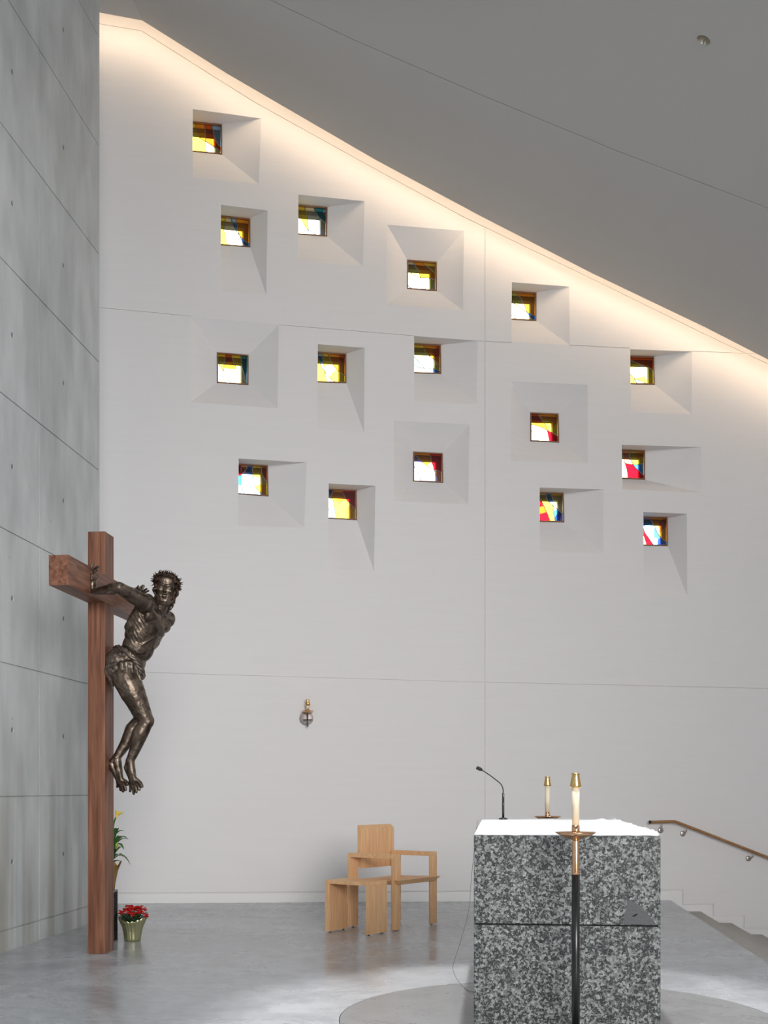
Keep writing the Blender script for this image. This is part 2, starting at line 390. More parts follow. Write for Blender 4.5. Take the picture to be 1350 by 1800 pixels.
# ------------------------------------------------------------------ ceiling with its cove
def edge_pts():
    return [PW(x, y, -.36) for x, y in EDGE]
EP = edge_pts()
CC = [(p.x-.0995*p.y, p.z) for p in EP]
def ceil_z(X, Y):
    c = X-.0995*Y
    for (a, za), (b, zb) in zip(CC, CC[1:]):
        if c <= b or (b, zb) == CC[-1]:
            return za+(zb-za)*(c-a)/(b-a)
def jt(p):                                         # distance from the cove edge to the joint in the ceiling boards
    px = CX+p.x*F/p.y; return 1.75+(max(200, px)-536)/(1250-536)*.75
def ceiling():
    parts = []
    def strip(t0, t1, z0, z1):
        bm = bmesh.new(); lo0 = []; lo1 = []; hi0 = []; hi1 = []
        for p in EP:
            a = p-E1*t0(p); b = p-E1*t1(p)
            lo0.append(bm.verts.new(a+Z*z0)); hi0.append(bm.verts.new(a+Z*z1)); lo1.append(bm.verts.new(b+Z*z0)); hi1.append(bm.verts.new(b+Z*z1))
        n = len(EP)
        for i in range(n-1):
            bm.faces.new((lo0[i], lo0[i+1], lo1[i+1], lo1[i])); bm.faces.new((hi0[i+1], hi0[i], hi1[i], hi1[i+1]))
            bm.faces.new((lo0[i+1], lo0[i], hi0[i], hi0[i+1])); bm.faces.new((lo1[i], lo1[i+1], hi1[i+1], hi1[i]))
        bm.faces.new((lo0[0], lo1[0], hi1[0], hi0[0])); bm.faces.new((lo1[-1], lo0[-1], hi0[-1], hi1[-1]))
        bmesh.ops.recalc_face_normals(bm, faces=bm.faces); return bm
    A = strip(lambda p: 0, lambda p: jt(p)-.004, 0, .06)
    B = strip(lambda p: jt(p)+.004, lambda p: 6.6, 0, .06)
    o = obj('ceiling', B, M['ceil'])
    c = bmesh.new(); q = DL; lathe(c, q-CN*.05, [(.05, 0), (.05, .09)], 28, CN); 
    c.faces.ensure_lookup_table(); cut(o, c)
    bm = bmesh.new(); bm.from_mesh(o.data)
    for x in (A, strip(lambda p: .25, lambda p: 6.6, .145, .2), strip(lambda p: .2, lambda p: .25, .06, .5), strip(lambda p: -.42, lambda p: .25, .46, .52),
              strip(lambda p: jt(p)-.1, lambda p: jt(p)+.1, .075, .1)):
        me = bpy.data.meshes.new('t'); x.to_mesh(me); bm.from_mesh(me); x.free()
    bm.to_mesh(o.data); bm.free(); tag(o, kind='structure')
    L = strip(lambda p: -.012, lambda p: -.002, .012, .05)
    l = obj('light_strip', L, emit('warm_led', COVE_COL, COVE), o)
    return o
# downlight position on the ceiling
def solve_dl(px, py):
    D = 7.0
    for _ in range(40):
        p = P(px, py, D); z = ceil_z(p.x, D); D *= 1+.3*((z-CH)/(p.z-CH)-1)
    return P(px, py, D)
DL = solve_dl(1237, 70)
_e = .05; CN = (Vector((_e, 0, ceil_z(DL.x+_e, DL.y)-ceil_z(DL.x, DL.y))).cross(Vector((0, _e, ceil_z(DL.x, DL.y+_e)-ceil_z(DL.x, DL.y))))).normalized()
if CN.z > 0: CN = -CN                              # points down into the room
ceiling()
t = empty('recessed_downlight', DL, 'small round recessed downlight set in the grey sloping ceiling', 'ceiling light')
bm = bmesh.new(); lathe(bm, DL, [(.047, -.004), (.047, .004), (.056, .004), (.056, .0)], 36, CN, False, False); obj('trim_ring', bm, mat('downlight_trim', (.45, .45, .44), .4), t, True)
bm = bmesh.new(); lathe(bm, DL-CN*.046, [(.024, 0), (.046, .046)], 36, CN, False, False); obj('reflector', bm, mat('downlight_reflector', (.55, .5, .4), .25, .9), t, True)
bm = bmesh.new(); lathe(bm, DL-CN*.047, [(.03, 0), (.03, .002)], 24, CN); obj('lamp_socket', bm, M['dark'], t)

# ------------------------------------------------------------------ concrete wall on the left
WL0 = Vector((-2.784, 8.25, 0))
def wl(D, z=0, off=0): return WL0+E1*((D-8.25)/E1.y)+Z*z-E2*off
bm = bmesh.new(); obox(bm, wl(-3, -.6), E1, -E2, Z, 13.31/E1.y, .30, 9.55)
bmesh.ops.recalc_face_normals(bm, faces=bm.faces)
o = obj('wall_left', bm, M['concrete']); tag(o, kind='structure')
c = bmesh.new()
for k in range(10):
    obox(c, wl(-3.2, .156+.979*k-.005, -.02), E1, -E2, Z, 14, .030, .010)
for D in (5.04, 7.0, 8.957):
    obox(c, wl(D, -.5, -.02), E1, -E2, Z, .008, .045, 10)
cut(o, c, True); c = bmesh.new()
for k in range(9):
    for D in (5.5, 6.48, 7.465, 8.462, 9.462):
        lathe(c, wl(D, .65+.979*k-(0.0 if D > 9 else .0), .012), [(.022, 0), (.024, .04)], 14, E2)
cut(o, c)
bm = bmesh.new()
for k in range(9):
    for D in (5.5, 6.48, 7.465, 8.462, 9.462): lathe(bm, wl(D, .65+.979*k, .011), [(.0215, 0), (.0215, .003)], 14, E2)
obj('tie_hole_plugs', bm, mat('tie_hole_dark', (.12, .12, .12), .9), o)

# right hand side wall of the sanctuary, out of view
bm = bmesh.new(); obox(bm, Vector((4.6, -3, -.75)), E1, E2, Z, 15.5, .2, 7.0); tag(obj('wall_right', bm, M['plaster']), kind='structure')

# ------------------------------------------------------------------ floor, disc, steps
NZ = Vector((3.04, 11.94, 0))                      # nosing where the top floor meets the altar wall
def nz(D, k=0, z=0): return NZ+E1*((D-11.94)/E1.y)+E2*(.32*k)+Z*z
CCX, CCY, CR = .905, 5.93, 1.14
def disc_loop(r, n=96): return [Vector((CCX+r*math.cos(2*PI*i/n), CCY+r*math.sin(2*PI*i/n), 0)) for i in range(n)]
bm = bmesh.new()
prism(bm, [Vector((-4.5, 1.6, 0)), nz(1.6), nz(12.3), Vector((-4.5, 12.3, 0))], Vector((0, 0, -.12)))
bmesh.ops.recalc_face_normals(bm, faces=bm.faces)
o = obj('floor', bm, M['floor']); tag(o, kind='structure')
c = bmesh.new(); prism(c, [v+Z*.05 for v in disc_loop(CR)], Vector((0, 0, -.08))); cut(o, c)
c = bmesh.new()
for a, b, w in ((Vector((-4.5, 6.62, 0)), Vector((-.05, 6.70, 0)), .004), (Vector((-4.5, 5.93, 0)), Vector((-.24, 5.88, 0)), .004), (Vector((1.65, 6.74, 0)), nz(6.85), .003)):
    d = (b-a).normalized(); n_ = d.cross(Z)*w*.6; prism(c, [a-n_+Z*.01, b-n_+Z*.01, b+n_+Z*.01, a+n_+Z*.01], Vector((0, 0, -.016)))
cut(o, c)
bm = bmesh.new(); prism(bm, disc_loop(CR-.004), Vector((0, 0, -.03))); tag(obj('floor_disc', bm, M['disc']), kind='structure')
bm = bmesh.new()
for k in range(1, 4):
    prism(bm, [nz(1.6, k-1, -.1195*k), nz(1.6, k, -.1195*k), nz(12.2, k, -.1195*k), nz(12.2, k-1, -.1195*k)], Vector((0, 0, -.1195)))
bmesh.ops.recalc_face_normals(bm, faces=bm.faces)
o = obj('stairs', bm, M['step']); tag(o, kind='structure')
bm = bmesh.new(); prism(bm, [Vector((-8, -8, -.478)), Vector((9, -8, -.478)), Vector((9, 12.6, -.478)), Vector((-8, 12.6, -.478))], Vector((0, 0, -.1)))
tag(obj('floor_nave', bm, M['floor']), kind='structure')
# stepped skirting
bm = bmesh.new()
top = [(60, 1572.5), (1198, 1571.5), (1198, 1592), (1251.5, 1592), (1251.5, 1612.6), (1305.5, 1612.6), (1305.5, 1634), (1480, 1634)]
Tp = [PW(x, y, -.006) for x, y in top]
rects = [(Tp[0].x, NZ.x, .001, Tp[0].z), (NZ.x, Tp[1].x, -.119, Tp[1].z), (Tp[1].x, Tp[3].x, -.2385, Tp[3].z), (Tp[3].x, Tp[5].x, -.358, Tp[5].z), (Tp[5].x, 5.2, -.477, Tp[6].z)]
for a, b, lo, hi in rects:
    prism(bm, [Vector((x, WY0+WM*x-.008, z)) for x, z in ((a, lo), (b, lo), (b, hi), (a, hi))], Vector((0, .012, 0)))
bmesh.ops.recalc_face_normals(bm, faces=bm.faces)
tag(obj('baseboard_back', bm, M['base']), kind='structure')

# ------------------------------------------------------------------ stained glass windows
Cc = dict(Y=(1, .74, .05), PY=(1, .90, .50), A=(1, .42, .02), O=(.75, .12, .01), B=(.06, .28, .75), LB=(.42, .70, .92), T=(.05, .38, .45),
          R=(.80, .004, .012), W=(.95, .97, 1), G=(.70, .66, .16), V=(.50, .45, .92), N=(.015, .05, .45), PK=(1, .46, .26), X=(.80, .80, .62))
# (scale, ox, oy, lead lines, seeds) in zoomed-photo coordinates
LEAD = [
 (19.286, 330, 200, [[(265,290),(280,500),(340,680),(450,830),(610,920),(930,1130),(1180,1260)],[(560,340),(600,600),(610,920),(630,1400)],[(820,360),(870,620),(950,900),(1110,1110)]],
  [('Y',200,420),('Y',300,800),('Y',400,1100),('Y',220,1200),('A',420,450),('A',480,650),('A',540,780),('O',700,450),('O',740,700),('O',760,900),('O',980,1060),('PY',720,1150),('PY',1000,1300),('LB',1000,480),('LB',1080,800)]),
 (20.77, 380, 370, [[(340,230),(330,430),(290,600),(300,760),(410,1300)],[(530,260),(600,480),(680,650),(860,900),(1000,1050),(1200,1200)],[(720,290),(760,480),(790,680),(860,900),(1040,1350)]],
  [('Y',240,350),('Y',210,700),('Y',250,1100),('PY',430,400),('PY',500,900),('PY',760,1150),('PY',360,620),('LB',650,400),('B',700,560),('LB',760,700),('B',1000,1200),('B',1120,1300),('A',1000,400),('A',1000,700),('A',880,700),('A',1100,950)]),
 (20.77, 520, 350, [[(320,250),(380,480),(430,640),(440,850),(470,1120),(470,1400)],[(180,640),(280,860),(400,1040),(480,1120),(780,1380)],[(660,320),(760,530),(900,700),(1080,830),(1180,860)]],
  [('Y',250,350),('Y',300,560),('Y',330,760),('Y',170,500),('PY',200,900),('PY',300,1150),('PY',150,1250),('X',520,500),('W',650,1000),('X',700,760),('W',900,1200),('W',560,1300),('X',1000,1000),('PY',500,400),('T',900,430),('T',1000,650),('LB',1100,500)]),
 (18, 705, 445, [[(380,250),(480,440),(570,560),(610,760),(660,920),(780,1200)],[(190,540),(320,620),(500,720),(610,770),(860,780),(1060,820),(1150,840)],[(690,300),(860,430),(1060,610),(1140,660)],[(190,1010),(280,1070),(390,1160)]],
  [('X',300,350),('G',300,520),('G',460,640),('PY',240,650),('W',400,900),('W',600,1050),('W',240,1150),('A',600,400),('A',700,650),('A',950,700),('A',1090,760),('W',850,1000),('G',960,1000),('X',1090,1050),('Y',1000,400),('Y',1100,500)]),
 (22.5, 890, 500, [[(400,360),(560,510),(660,650),(720,780),(830,1080),(1030,1420)],[(190,690),(330,750),(560,900),(820,1080),(1190,1240)],[(190,1150),(300,1290),(420,1420)]],
  [('G',300,380),('G',450,560),('G',500,760),('PY',640,880),('PY',300,900),('PY',500,1100),('PY',750,1300),('PY',240,1380),('A',800,420),('A',1000,650),('A',780,850),('A',1000,1000),('B',1050,1250),('B',1120,1350),('G',920,1350)]),
 (18, 370, 610, [[(490,230),(440,520),(410,700),(405,900),(460,1170)],[(200,480),(380,680),(480,830),(630,1170)],[(660,270),(760,520),(810,650),(820,900),(780,1190)],[(970,290),(1000,560),(1050,800),(1110,1000),(1150,1210)]],
  [('Y',330,300),('G',330,450),('Y',380,600),('PK',280,800),('PK',350,900),('PK',350,1050),('W',470,950),('W',520,1120),('O',580,330),('A',600,560),('PY',600,800),('PY',700,1050),('Y',830,400),('PY',900,800),('PY',900,1100),('PY',1050,1100),('T',1060,400),('T',1110,700),('LB',1180,900)]),
 (20.77, 550, 610, [[(180,330),(240,480),(330,740),(420,850),(470,930),(600,1090),(700,1180),(810,1310)],[(340,220),(380,480),(430,850),(460,1000),(520,1310)],[(560,280),(700,570),(860,790),(1000,920),(1220,1040)]],
  [('LB',250,280),('T',290,450),('LB',330,600),('LB',390,740),('Y',200,520),('Y',220,900),('Y',350,1150),('PY',520,1150),('PY',600,1280),('Y',450,320),('Y',520,520),('PY',600,800),('Y',850,1050),('Y',1080,1150),('A',800,330),('A',950,600),('O',1130,350),('A',1100,850)]),
 (20.77, 720, 595, [[(510,230),(560,410),(680,600),(830,700),(1060,960),(1160,1040)],[(160,650),(470,1000),(600,1290)],[(160,950),(380,1060),(760,1080),(960,1130),(1170,1200)]],
  [('Y',300,290),('G',350,450),('G',400,580),('W',500,800),('W',700,950),('PY',900,950),('G',960,1000),('LB',220,850),('LB',330,1000),('PY',300,1150),('PY',450,1200),('W',700,1180),('B',950,1200),('B',1100,1240),('A',800,320),('O',950,500),('A',1000,800),('A',760,620)]),
 (22.5, 1100, 618, [[(190,320),(420,430),(700,540),(900,620),(1050,720),(1150,740)],[(190,890),(330,1050),(560,1140),(800,1250),(950,1320)],[(330,1050),(400,1180),(440,1330)]],
  [('O',400,260),('O',800,300),('O',1040,450),('Y',300,480),('PY',350,750),('PY',600,850),('Y',650,1100),('G',880,900),('Y',1050,1000),('PY',220,820),('Y',260,1180),('LB',560,1240),('LB',430,1100)]),
 (20.77, 925, 718, [[(430,220),(560,380),(680,560),(760,780),(840,1230)],[(150,590),(330,600),(560,680),(760,780),(1080,970),(1200,1020)],[(150,790),(250,870),(370,1040),(430,1230)]],
  [('O',300,240),('O',400,450),('A',400,590),('A',600,640),('PY',400,800),('PY',600,1000),('PY',250,720),('LB',250,1050),('LB',200,950),('A',800,250),('Y',800,560),('Y',1110,700),('A',950,500),('R',850,950),('R',1000,1100),('R',1120,1120)]),
 (20.15, 718, 788, [[(200,210),(340,320),(500,490),(650,620),(880,730),(1150,820),(1220,840)],[(780,230),(810,420),(870,600),(920,780),(990,1000),(1040,1210)],[(200,640),(340,850),(380,1000),(450,1180)]],
  [('V',230,350),('V',350,450),('W',500,700),('V',560,1100),('W',700,900),('V',860,1000),('A',400,210),('A',600,350),('A',650,500),('PK',780,620),('R',1000,250),('R',1000,500),('R',1150,600),('R',900,500),('PK',1060,900),('PK',1150,1050),('PY',250,950),('PY',300,1100)]),
 (19.85, 412, 810, [[(240,130),(240,440),(245,800),(270,950),(350,1180)],[(490,170),(380,340),(240,480),(150,510)],[(650,140),(620,300),(650,550),(680,780),(740,920),(940,1150),(1100,1240)],[(960,200),(960,430),(1100,700),(1190,760)]],
  [('R',190,200),('R',190,420),('PK',350,190),('O',290,300),('B',560,200),('B',500,350),('V',450,480),('LB',450,600),('W',500,900),('LB',600,1120),('LB',400,1120),('T',180,700),('LB',200,1000),('Y',800,220),('Y',780,400),('PY',800,700),('Y',900,950),('A',1000,1000),('Y',1120,1000),('O',1050,220),('O',1060,400)]),
 (20.77, 570, 850, [[(160,330),(240,470),(320,620),(380,850),(440,1270)],[(320,270),(240,470),(200,700),(190,900),(150,1000)],[(660,280),(780,520),(860,640),(1000,780),(1190,930)]],
  [('N',240,290),('N',190,270),('G',190,450),('PY',180,650),('LB',270,750),('LB',250,1100),('LB',330,1150),('A',500,270),('A',500,440),('A',500,560),('Y',600,800),('Y',650,1100),('Y',430,700),('A',1000,1100),('Y',1100,1100),('R',900,300),('R',1000,500),('R',1120,700),('R',860,580)]),
 (22.5, 1085, 782, [[(190,240),(250,500),(310,720),(390,1000),(430,1370)],[(460,240),(510,500),(630,760),(730,900),(970,1120),(1120,1240)],[(180,650),(310,710),(560,770),(860,770),(1000,720),(1120,680)]],
  [('PY',200,560),('PY',210,850),('PY',280,1100),('PY',350,1300),('PK',330,280),('PK',380,600),('PK',500,700),('G',600,280),('Y',650,650),('Y',1020,640),('A',900,350),('R',480,950),('R',600,1150),('R',850,1200),('R',1040,1280),('B',800,820),('B',900,950),('LB',1050,900)]),
 (22.5, 940, 858, [[(200,440),(300,560),(420,820),(520,1050),(610,1310)],[(450,230),(470,380),(560,540),(730,700),(860,790),(1060,990),(1170,1020)],[(640,230),(710,420),(720,700),(740,950),(800,1300)]],
  [('R',260,620),('O',300,800),('R',400,1150),('R',250,1200),('G',300,240),('Y',350,450),('Y',500,700),('Y',600,900),('Y',680,1150),('Y',400,560),('B',540,260),('B',620,480),('LB',670,580),('Y',800,250),('PY',780,560),('G',900,500),('PY',1060,750),('LB',760,800),('B',790,950),('N',950,1100),('V',1090,1150)]),
 (22.5, 1122, 895, [[(470,330),(560,520),(650,680),(760,930),(900,1130),(1050,1260),(1170,1290)],[(210,740),(270,930),(420,1140),(590,1400)],[(210,950),(260,1150),(340,1400)]],
  [('V',330,360),('B',350,500),('LB',400,750),('LB',500,1000),('B',730,1000),('LB',640,1250),('N',900,1300),('B',1060,1330),('R',240,900),('R',330,1150),('R',450,1320),('PY',230,1250),('PY',260,1350),('A',700,370),('A',680,620),('PY',700,720),('O',900,700),('A',1060,900)]),
]
WLAB = [
 ('yellow, orange and grey-blue stained glass window, the topmost on the wall', 'window_1'),
 ('amber stained glass window with a crossed blue ribbon of glass, below the topmost window', 'window_2'),
 ('pale yellow stained glass window with a turquoise upper right corner', 'window_3'),
 ('golden window centred in a wide square splay right above the upper wall joint', 'window_4'),
 ('yellow window with amber corner, just right of the vertical wall joint under the cove', 'window_5'),
 ('window of yellow, orange and teal glass centred in the leftmost wide splay', 'window_6'),
 ('bright yellow window with a light blue sliver at its upper left, tall splay below', 'window_7'),
 ('white and gold window touching the upper wall joint, left of the vertical joint', 'window_8'),
 ('deep orange over ribbed yellow window, the one nearest the cove on the right', 'window_9'),
 ('window with a pale arc and light blue corner, centred in a wide splay right of the vertical joint', 'window_10'),
 ('lavender, orange and red window centred in a wide splay left of the vertical joint', 'window_11'),
 ('white and light blue window with gold right side, lowest on the left', 'window_12'),
 ('yellow window with a light blue wedge and red corner, over a tall splay', 'window_13'),
 ('window with a big red pane and blue wedge in a wide low splay at far right', 'window_14'),
 ('red, yellow and navy window, the lowest just right of the vertical joint', 'window_15'),
 ('sky blue window with a red sliver, the lowest on the right', 'window_16'),
]
def seg_cross(a, b, c, d):
    def o(p, q, r): return (q[0]-p[0])*(r[1]-p[1])-(q[1]-p[1])*(r[0]-p[0])
    return o(a, b, c)*o(a, b, d) < 0 and o(c, d, a)*o(c, d, b) < 0
def window(i):
    w = WIN[i]; s, ox, oy, lines, seeds = LEAD[i]; lab, nm = WLAB[i]
    g = hid(w); bk = [PW(p.x, p.y, GOFF) for p in g]; d = wdir(w)
    t = empty(nm, (bk[2]+bk[3])/2, lab, kind='structure')
    def uvp(u, v, k=0): return (bk[0].lerp(bk[1], u)).lerp(bk[3].lerp(bk[2], u), v)+d*k
    Wd = (bk[1]-bk[0]).length; fw = .014/Wd
    # inner wooden frame, four mitred bars in one mesh
    bm = bmesh.new(); I = [(fw, fw), (1-fw, fw), (1-fw, 1-fw), (fw, 1-fw)]; O = [(0, 0), (1, 0), (1, 1), (0, 1)]
    e = .003/Wd
    O = [(e, e), (1-e, e), (1-e, 1-e), (e, 1-e)]
    for a in range(4):
        b = (a+1) % 4; q = [O[a], O[b], I[b], I[a]]
        hexa(bm, [uvp(*p, -.004) for p in q]+[uvp(*p, .03) for p in q])
    obj('frame', bm, M['frame'], t)
    # px -> uv
    qp = g
    def touv(x, y):
        X = ox+x/s; Y = oy+y/s; u = (X-qp[0].x)/(qp[1].x-qp[0].x)
        yt = qp[0].y+(qp[1].y-qp[0].y)*u; yb = qp[3].y+(qp[2].y-qp[3].y)*u
        return (u, (Y-yt)/(yb-yt))
    L = [[touv(*p) for p in l] for l in lines]; SD = [(c, *touv(x, y)) for c, x, y in seeds]
    N = 40; bm = bmesh.new(); me_cols = []
    a0, a1 = fw*.7, 1-fw*.7
    vs = [[bm.verts.new(uvp(a0+(a1-a0)*ii/N, a0+(a1-a0)*jj/N, .012)) for ii in range(N+1)] for jj in range(N+1)]
    for jj in range(N):
        for ii in range(N):
            u = a0+(a1-a0)*(ii+.5)/N; v = a0+(a1-a0)*(jj+.5)/N
            order = sorted(SD, key=lambda q: (q[1]-u)**2+(q[2]-v)**2); col = None
            for q in order[:8]:
                if not any(seg_cross((u, v), (q[1], q[2]), l[k], l[k+1]) for l in L for k in range(len(l)-1)): col = q[0]; break
            me_cols.append(Cc[col or order[0][0]])
            bm.faces.new((vs[jj][ii], vs[jj+1][ii], vs[jj+1][ii+1], vs[jj][ii+1]))
    o = obj('glass_pane', bm, M['glass'], t)
    at = o.data.color_attributes.new('tint', 'FLOAT_COLOR', 'CORNER')
    for p in o.data.polygons:
        for li in p.loop_indices: at.data[li].color = (*me_cols[p.index], 1)
    bm = bmesh.new()
    for l in L:
        pts = [(min(1-fw, max(fw, u)), min(1-fw, max(fw, v))) for u, v in l]
        pp = [uvp(u, v, .008) for u, v in pts]
        pp = [p for k, p in enumerate(pp) if k == 0 or (p-pp[k-1]).length > .004]
        if len(pp) > 1: tube(bm, smooth_chain(pp, 4), .0040, 6)
    obj('lead_came', bm, M['lead'], t, True)
    # outer window behind the glass: dark bars round an open pane
    bm = bmesh.new(); k0, k1 = .115, .20; a, b = .155, .155
    I = [(a-.06, b), (1-a, b), (1-a, .99), (a-.06, .99)]; O = [(.002, .002), (.998, .002), (.998, .998), (.002, .998)]
    for q1 in range(4):
        q2 = (q1+1) % 4; q = [O[q1], O[q2], I[q2], I[q1]]
        hexa(bm, [uvp(*p, k0) for p in q]+[uvp(*p, k1) for p in q])
    obj('outer_frame', bm, M['outer'], t)
for i in range(16): window(i)

# ------------------------------------------------------------------ cross
O0 = Vector((-2.016, 8.22, 0))
t = empty('wooden_cross', O0, 'tall brown walnut cross standing on the floor beside the concrete wall', 'cross')
bm = bmesh.new(); obox(bm, O0-E2*.128, E2, E1, Z, .128, .19, 3.055); bmesh.ops.recalc_face_normals(bm, faces=bm.faces)
bevel(obj('upright', bm, M['walnut'], t), .003)
bm = bmesh.new(); obox(bm, O0-E2*.131-E1*.712+Z*2.54, E2, E1, Z, .135, .709, .199)
obox(bm, O0-E2*.131+E1*.193+Z*2.54, E2, E1, Z, .135, .71, .199)
obox(bm, O0+E2*.0002-E1*.004+Z*2.54, E2, E1, Z, .0038, .198, .199)
bmesh.ops.recalc_face_normals(bm, faces=bm.faces)
obj('crossbeam', bm, M['walnut_y'], t)

# ------------------------------------------------------------------ bronze figure
BD = 8.31
def Q(px, py, dd=0): return P(px, py, BD+dd)
root = empty('bronze_crucifix_figure', P(216, 1396, BD), 'dark bronze figure of a bearded man in a loincloth hanging from the wooden cross', 'statue')
def frame3(u, l):
    u = Vector(u).normalized(); l = Vector(l); l = (l-u*l.dot(u)).normalized(); f = l.cross(u).normalized(); return l, f, u
def voxel(name, bm, m, vs, it=4, parent=root, nz_=0.0, ns=30):
    o = obj(name, bm, m, parent)
    r = o.modifiers.new('r', 'REMESH'); r.mode = 'VOXEL'; r.voxel_size = vs; r.use_smooth_shade = True
    sm = o.modifiers.new('s', 'SMOOTH'); sm.iterations = it; sm.factor = .5
    bake(o)
    if nz_:
        vs_ = [(v.co.copy(), v.normal.copy()) for v in o.data.vertices]; out = []
        for co, no in vs_:
            out.extend(co+no*((noise.noise(co*ns)+.5*noise.noise(co*ns*2.3))*nz_))
        o.data.vertices.foreach_set('co', out); o.data.update()
    for p in o.data.polygons: p.use_smooth = True
    return o
TL_, TF, TU = frame3((.53, 0, .848), (.40, .90, -.25))
TA = (TL_, TF, TU)
bm = bmesh.new()
# torso
ch = Q(260, 1097)
ell(bm, ch, TA, (.165, .118, .150)); ell(bm, Q(252, 1116), TA, (.152, .115, .14)); ell(bm, Q(243, 1138), TA, (.130, .105, .12))
ell(bm, Q(229, 1163), TA, (.130, .100, .11)); ell(bm, Q(218, 1182), frame3((.3, 0, .95), (.3, .95, 0)), (.145, .105, .11))
S1, S2 = Q(256, 1061, -.16), Q(294, 1089, .16)
def T(l, f, u, c=ch): return c+TL_*l+TF*f+TU*u
ell(bm, T(-.070, .078, .050), TA, (.088, .034, .056)); ell(bm, T(.062, .072, .050), TA, (.088, .030, .056))
for s in (-1, 1):
    cap(bm, T(s*.025, .072, .118), .012, T(s*.15, .03, .125), .014)            # collar bones
    for k in range(4): ell(bm, T(s*.028-.0, .095-.006*k, -.085-.046*k, Q(260-2.2*k, 1097+1.2*k)), TA, (.028, .018, .023))
    cap(bm, T(s*.125, -.01, .06), .052, T(s*.11, -.03, -.09), .04)            # back muscles
tree = BVHTree.FromBMesh(bm)
def on_skin(p, c, sink):                                                      # first outer surface point on the way from outside towards c
    d = (c-p).normalized(); h = tree.ray_cast(c-d*.5, d); return h[0]+d*sink if h[0] else p
for s in (-1, 1):
    for k in range(7):                                                        # ribs following the cage round to the back
        pr = []
        for j in range(10):
            ph = .34+.13*k+.20*j; u0 = -.055-.026*k+.085*max(0, ph-.6-.08*k)
            c = Q(260-2.1*k*.9, 1097+4.6*k*.9)*1.0; c = T(0, 0, u0)+Vector((.010+.004*k, 0, 0))
            pr.append(on_skin(c+TL_*s*math.sin(ph)+TF*math.cos(ph), c, .0030+.0004*k+(.004 if j in (0, 9) else 0)))
        tube(bm, smooth_chain(pr, 3), .0085, 8)
    pr = [on_skin(T(s*(.012+.028*j)+0, 1, -.055-.034*j), T(s*(.012+.028*j)*.6, 0, -.055-.034*j), .004) for j in range(4)]
    tube(bm, smooth_chain(pr, 3), .010, 8)                                    # costal arch
# shoulders and arms
ell(bm, S1, TA, (.066, .070, .074)); ell(bm, S2, TA, (.058, .058, .066))
cap(bm, T(-.06, -.01, .13), .062, S1, .058); cap(bm, T(.06, -.01, .12), .055, S2, .05)
cap(bm, T(-.07, .070, .062), .036, S1+Vector((.0, 0, -.02)), .048)
E_1, W_1 = P(209, 1033, 7.87), P(167, 1040, 7.925)
um = S1.lerp(E_1, .45)
cap(bm, S1, .060, um+Z*.002, .052); cap(bm, um, .052, E_1, .042); ell(bm, um+Vector((0, -.014, .018)), frame3(E_1-S1, Z), (.040, .040, .085))
ell(bm, um+Vector((.0, -.008, -.022)), frame3(E_1-S1, Z), (.036, .036, .085))
ball(bm, E_1+Vector((0, 0, .0)), .041)
fm = E_1.lerp(W_1, .30)+Z*-.002; cap(bm, E_1, .040, fm, .042); cap(bm, fm, .041, E_1.lerp(W_1, .7), .029); cap(bm, E_1.lerp(W_1, .7), .029, W_1, .022)
cap(bm, E_1+Z*.014, .024, W_1+Z*.008, .013)
def hand(w, palm, fingers, rp=.021):
    ell(bm, palm[0].lerp(palm[1], .35)+Vector((.013, -.004, 0)), XYZ, (.027, .044, .060))
    cap(bm, w, rp, palm[0], rp+.003); cap(bm, palm[0], rp, palm[1], rp-.003); cap(bm, palm[0]+Vector((.0, -.022, 0)), .014, palm[1]+Vector((0, -.022, 0)), .012); cap(bm, palm[0]+Vector((0, .022, 0)), .014, palm[1]+Vector((0, .022, 0)), .012)
    for f in fingers:
        f = [Vector(p) for p in f]
        for k in range(len(f)-1): cap(bm, f[k], .0112-.0013*k, f[k+1], .0112-.0013*(k+1))
d0 = 7.955
hand(W_1, (P(160.5, 1036, d0), P(160.5, 1015, d0)),
     [(P(160, 1013, d0+.03), P(160, 1002, d0+.035), P(162, 991, d0+.04)), (P(161, 1013, d0+.012), P(162, 1001, d0+.012), P(173, 996, d0+.0)),
      (P(161, 1014, d0-.01), P(161, 1005, d0-.012), P(172.5, 1001, d0-.02)), (P(161, 1016, d0-.03), P(162, 1009, d0-.034), P(168, 1005, d0-.045)),
      (P(163, 1030, d0-.02), P(167, 1018, d0-.045), P(172.5, 1010, d0-.05))])
E_2, W_2 = P(272, 1068, 8.66), P(236, 1052, 8.76)
cap(bm, S2, .05, E_2, .037); cap(bm, E_2, .036, W_2, .022)
hand(W_2, (P(236, 1048, 8.77), P(240, 1042, 8.78)), [(P(241, 1041, 8.80), P(246, 1034, 8.80), P(251, 1029, 8.80)), (P(242, 1042, 8.78), P(248, 1038, 8.78), P(253, 1030, 8.78)),
     (P(243, 1043, 8.76), P(250, 1040, 8.75), P(258, 1035, 8.74)), (P(243, 1045, 8.74), P(252, 1043, 8.73), P(261, 1038.5, 8.72)), (P(238, 1045, 8.74), P(240, 1036, 8.72), P(243, 1030, 8.71))], .018)
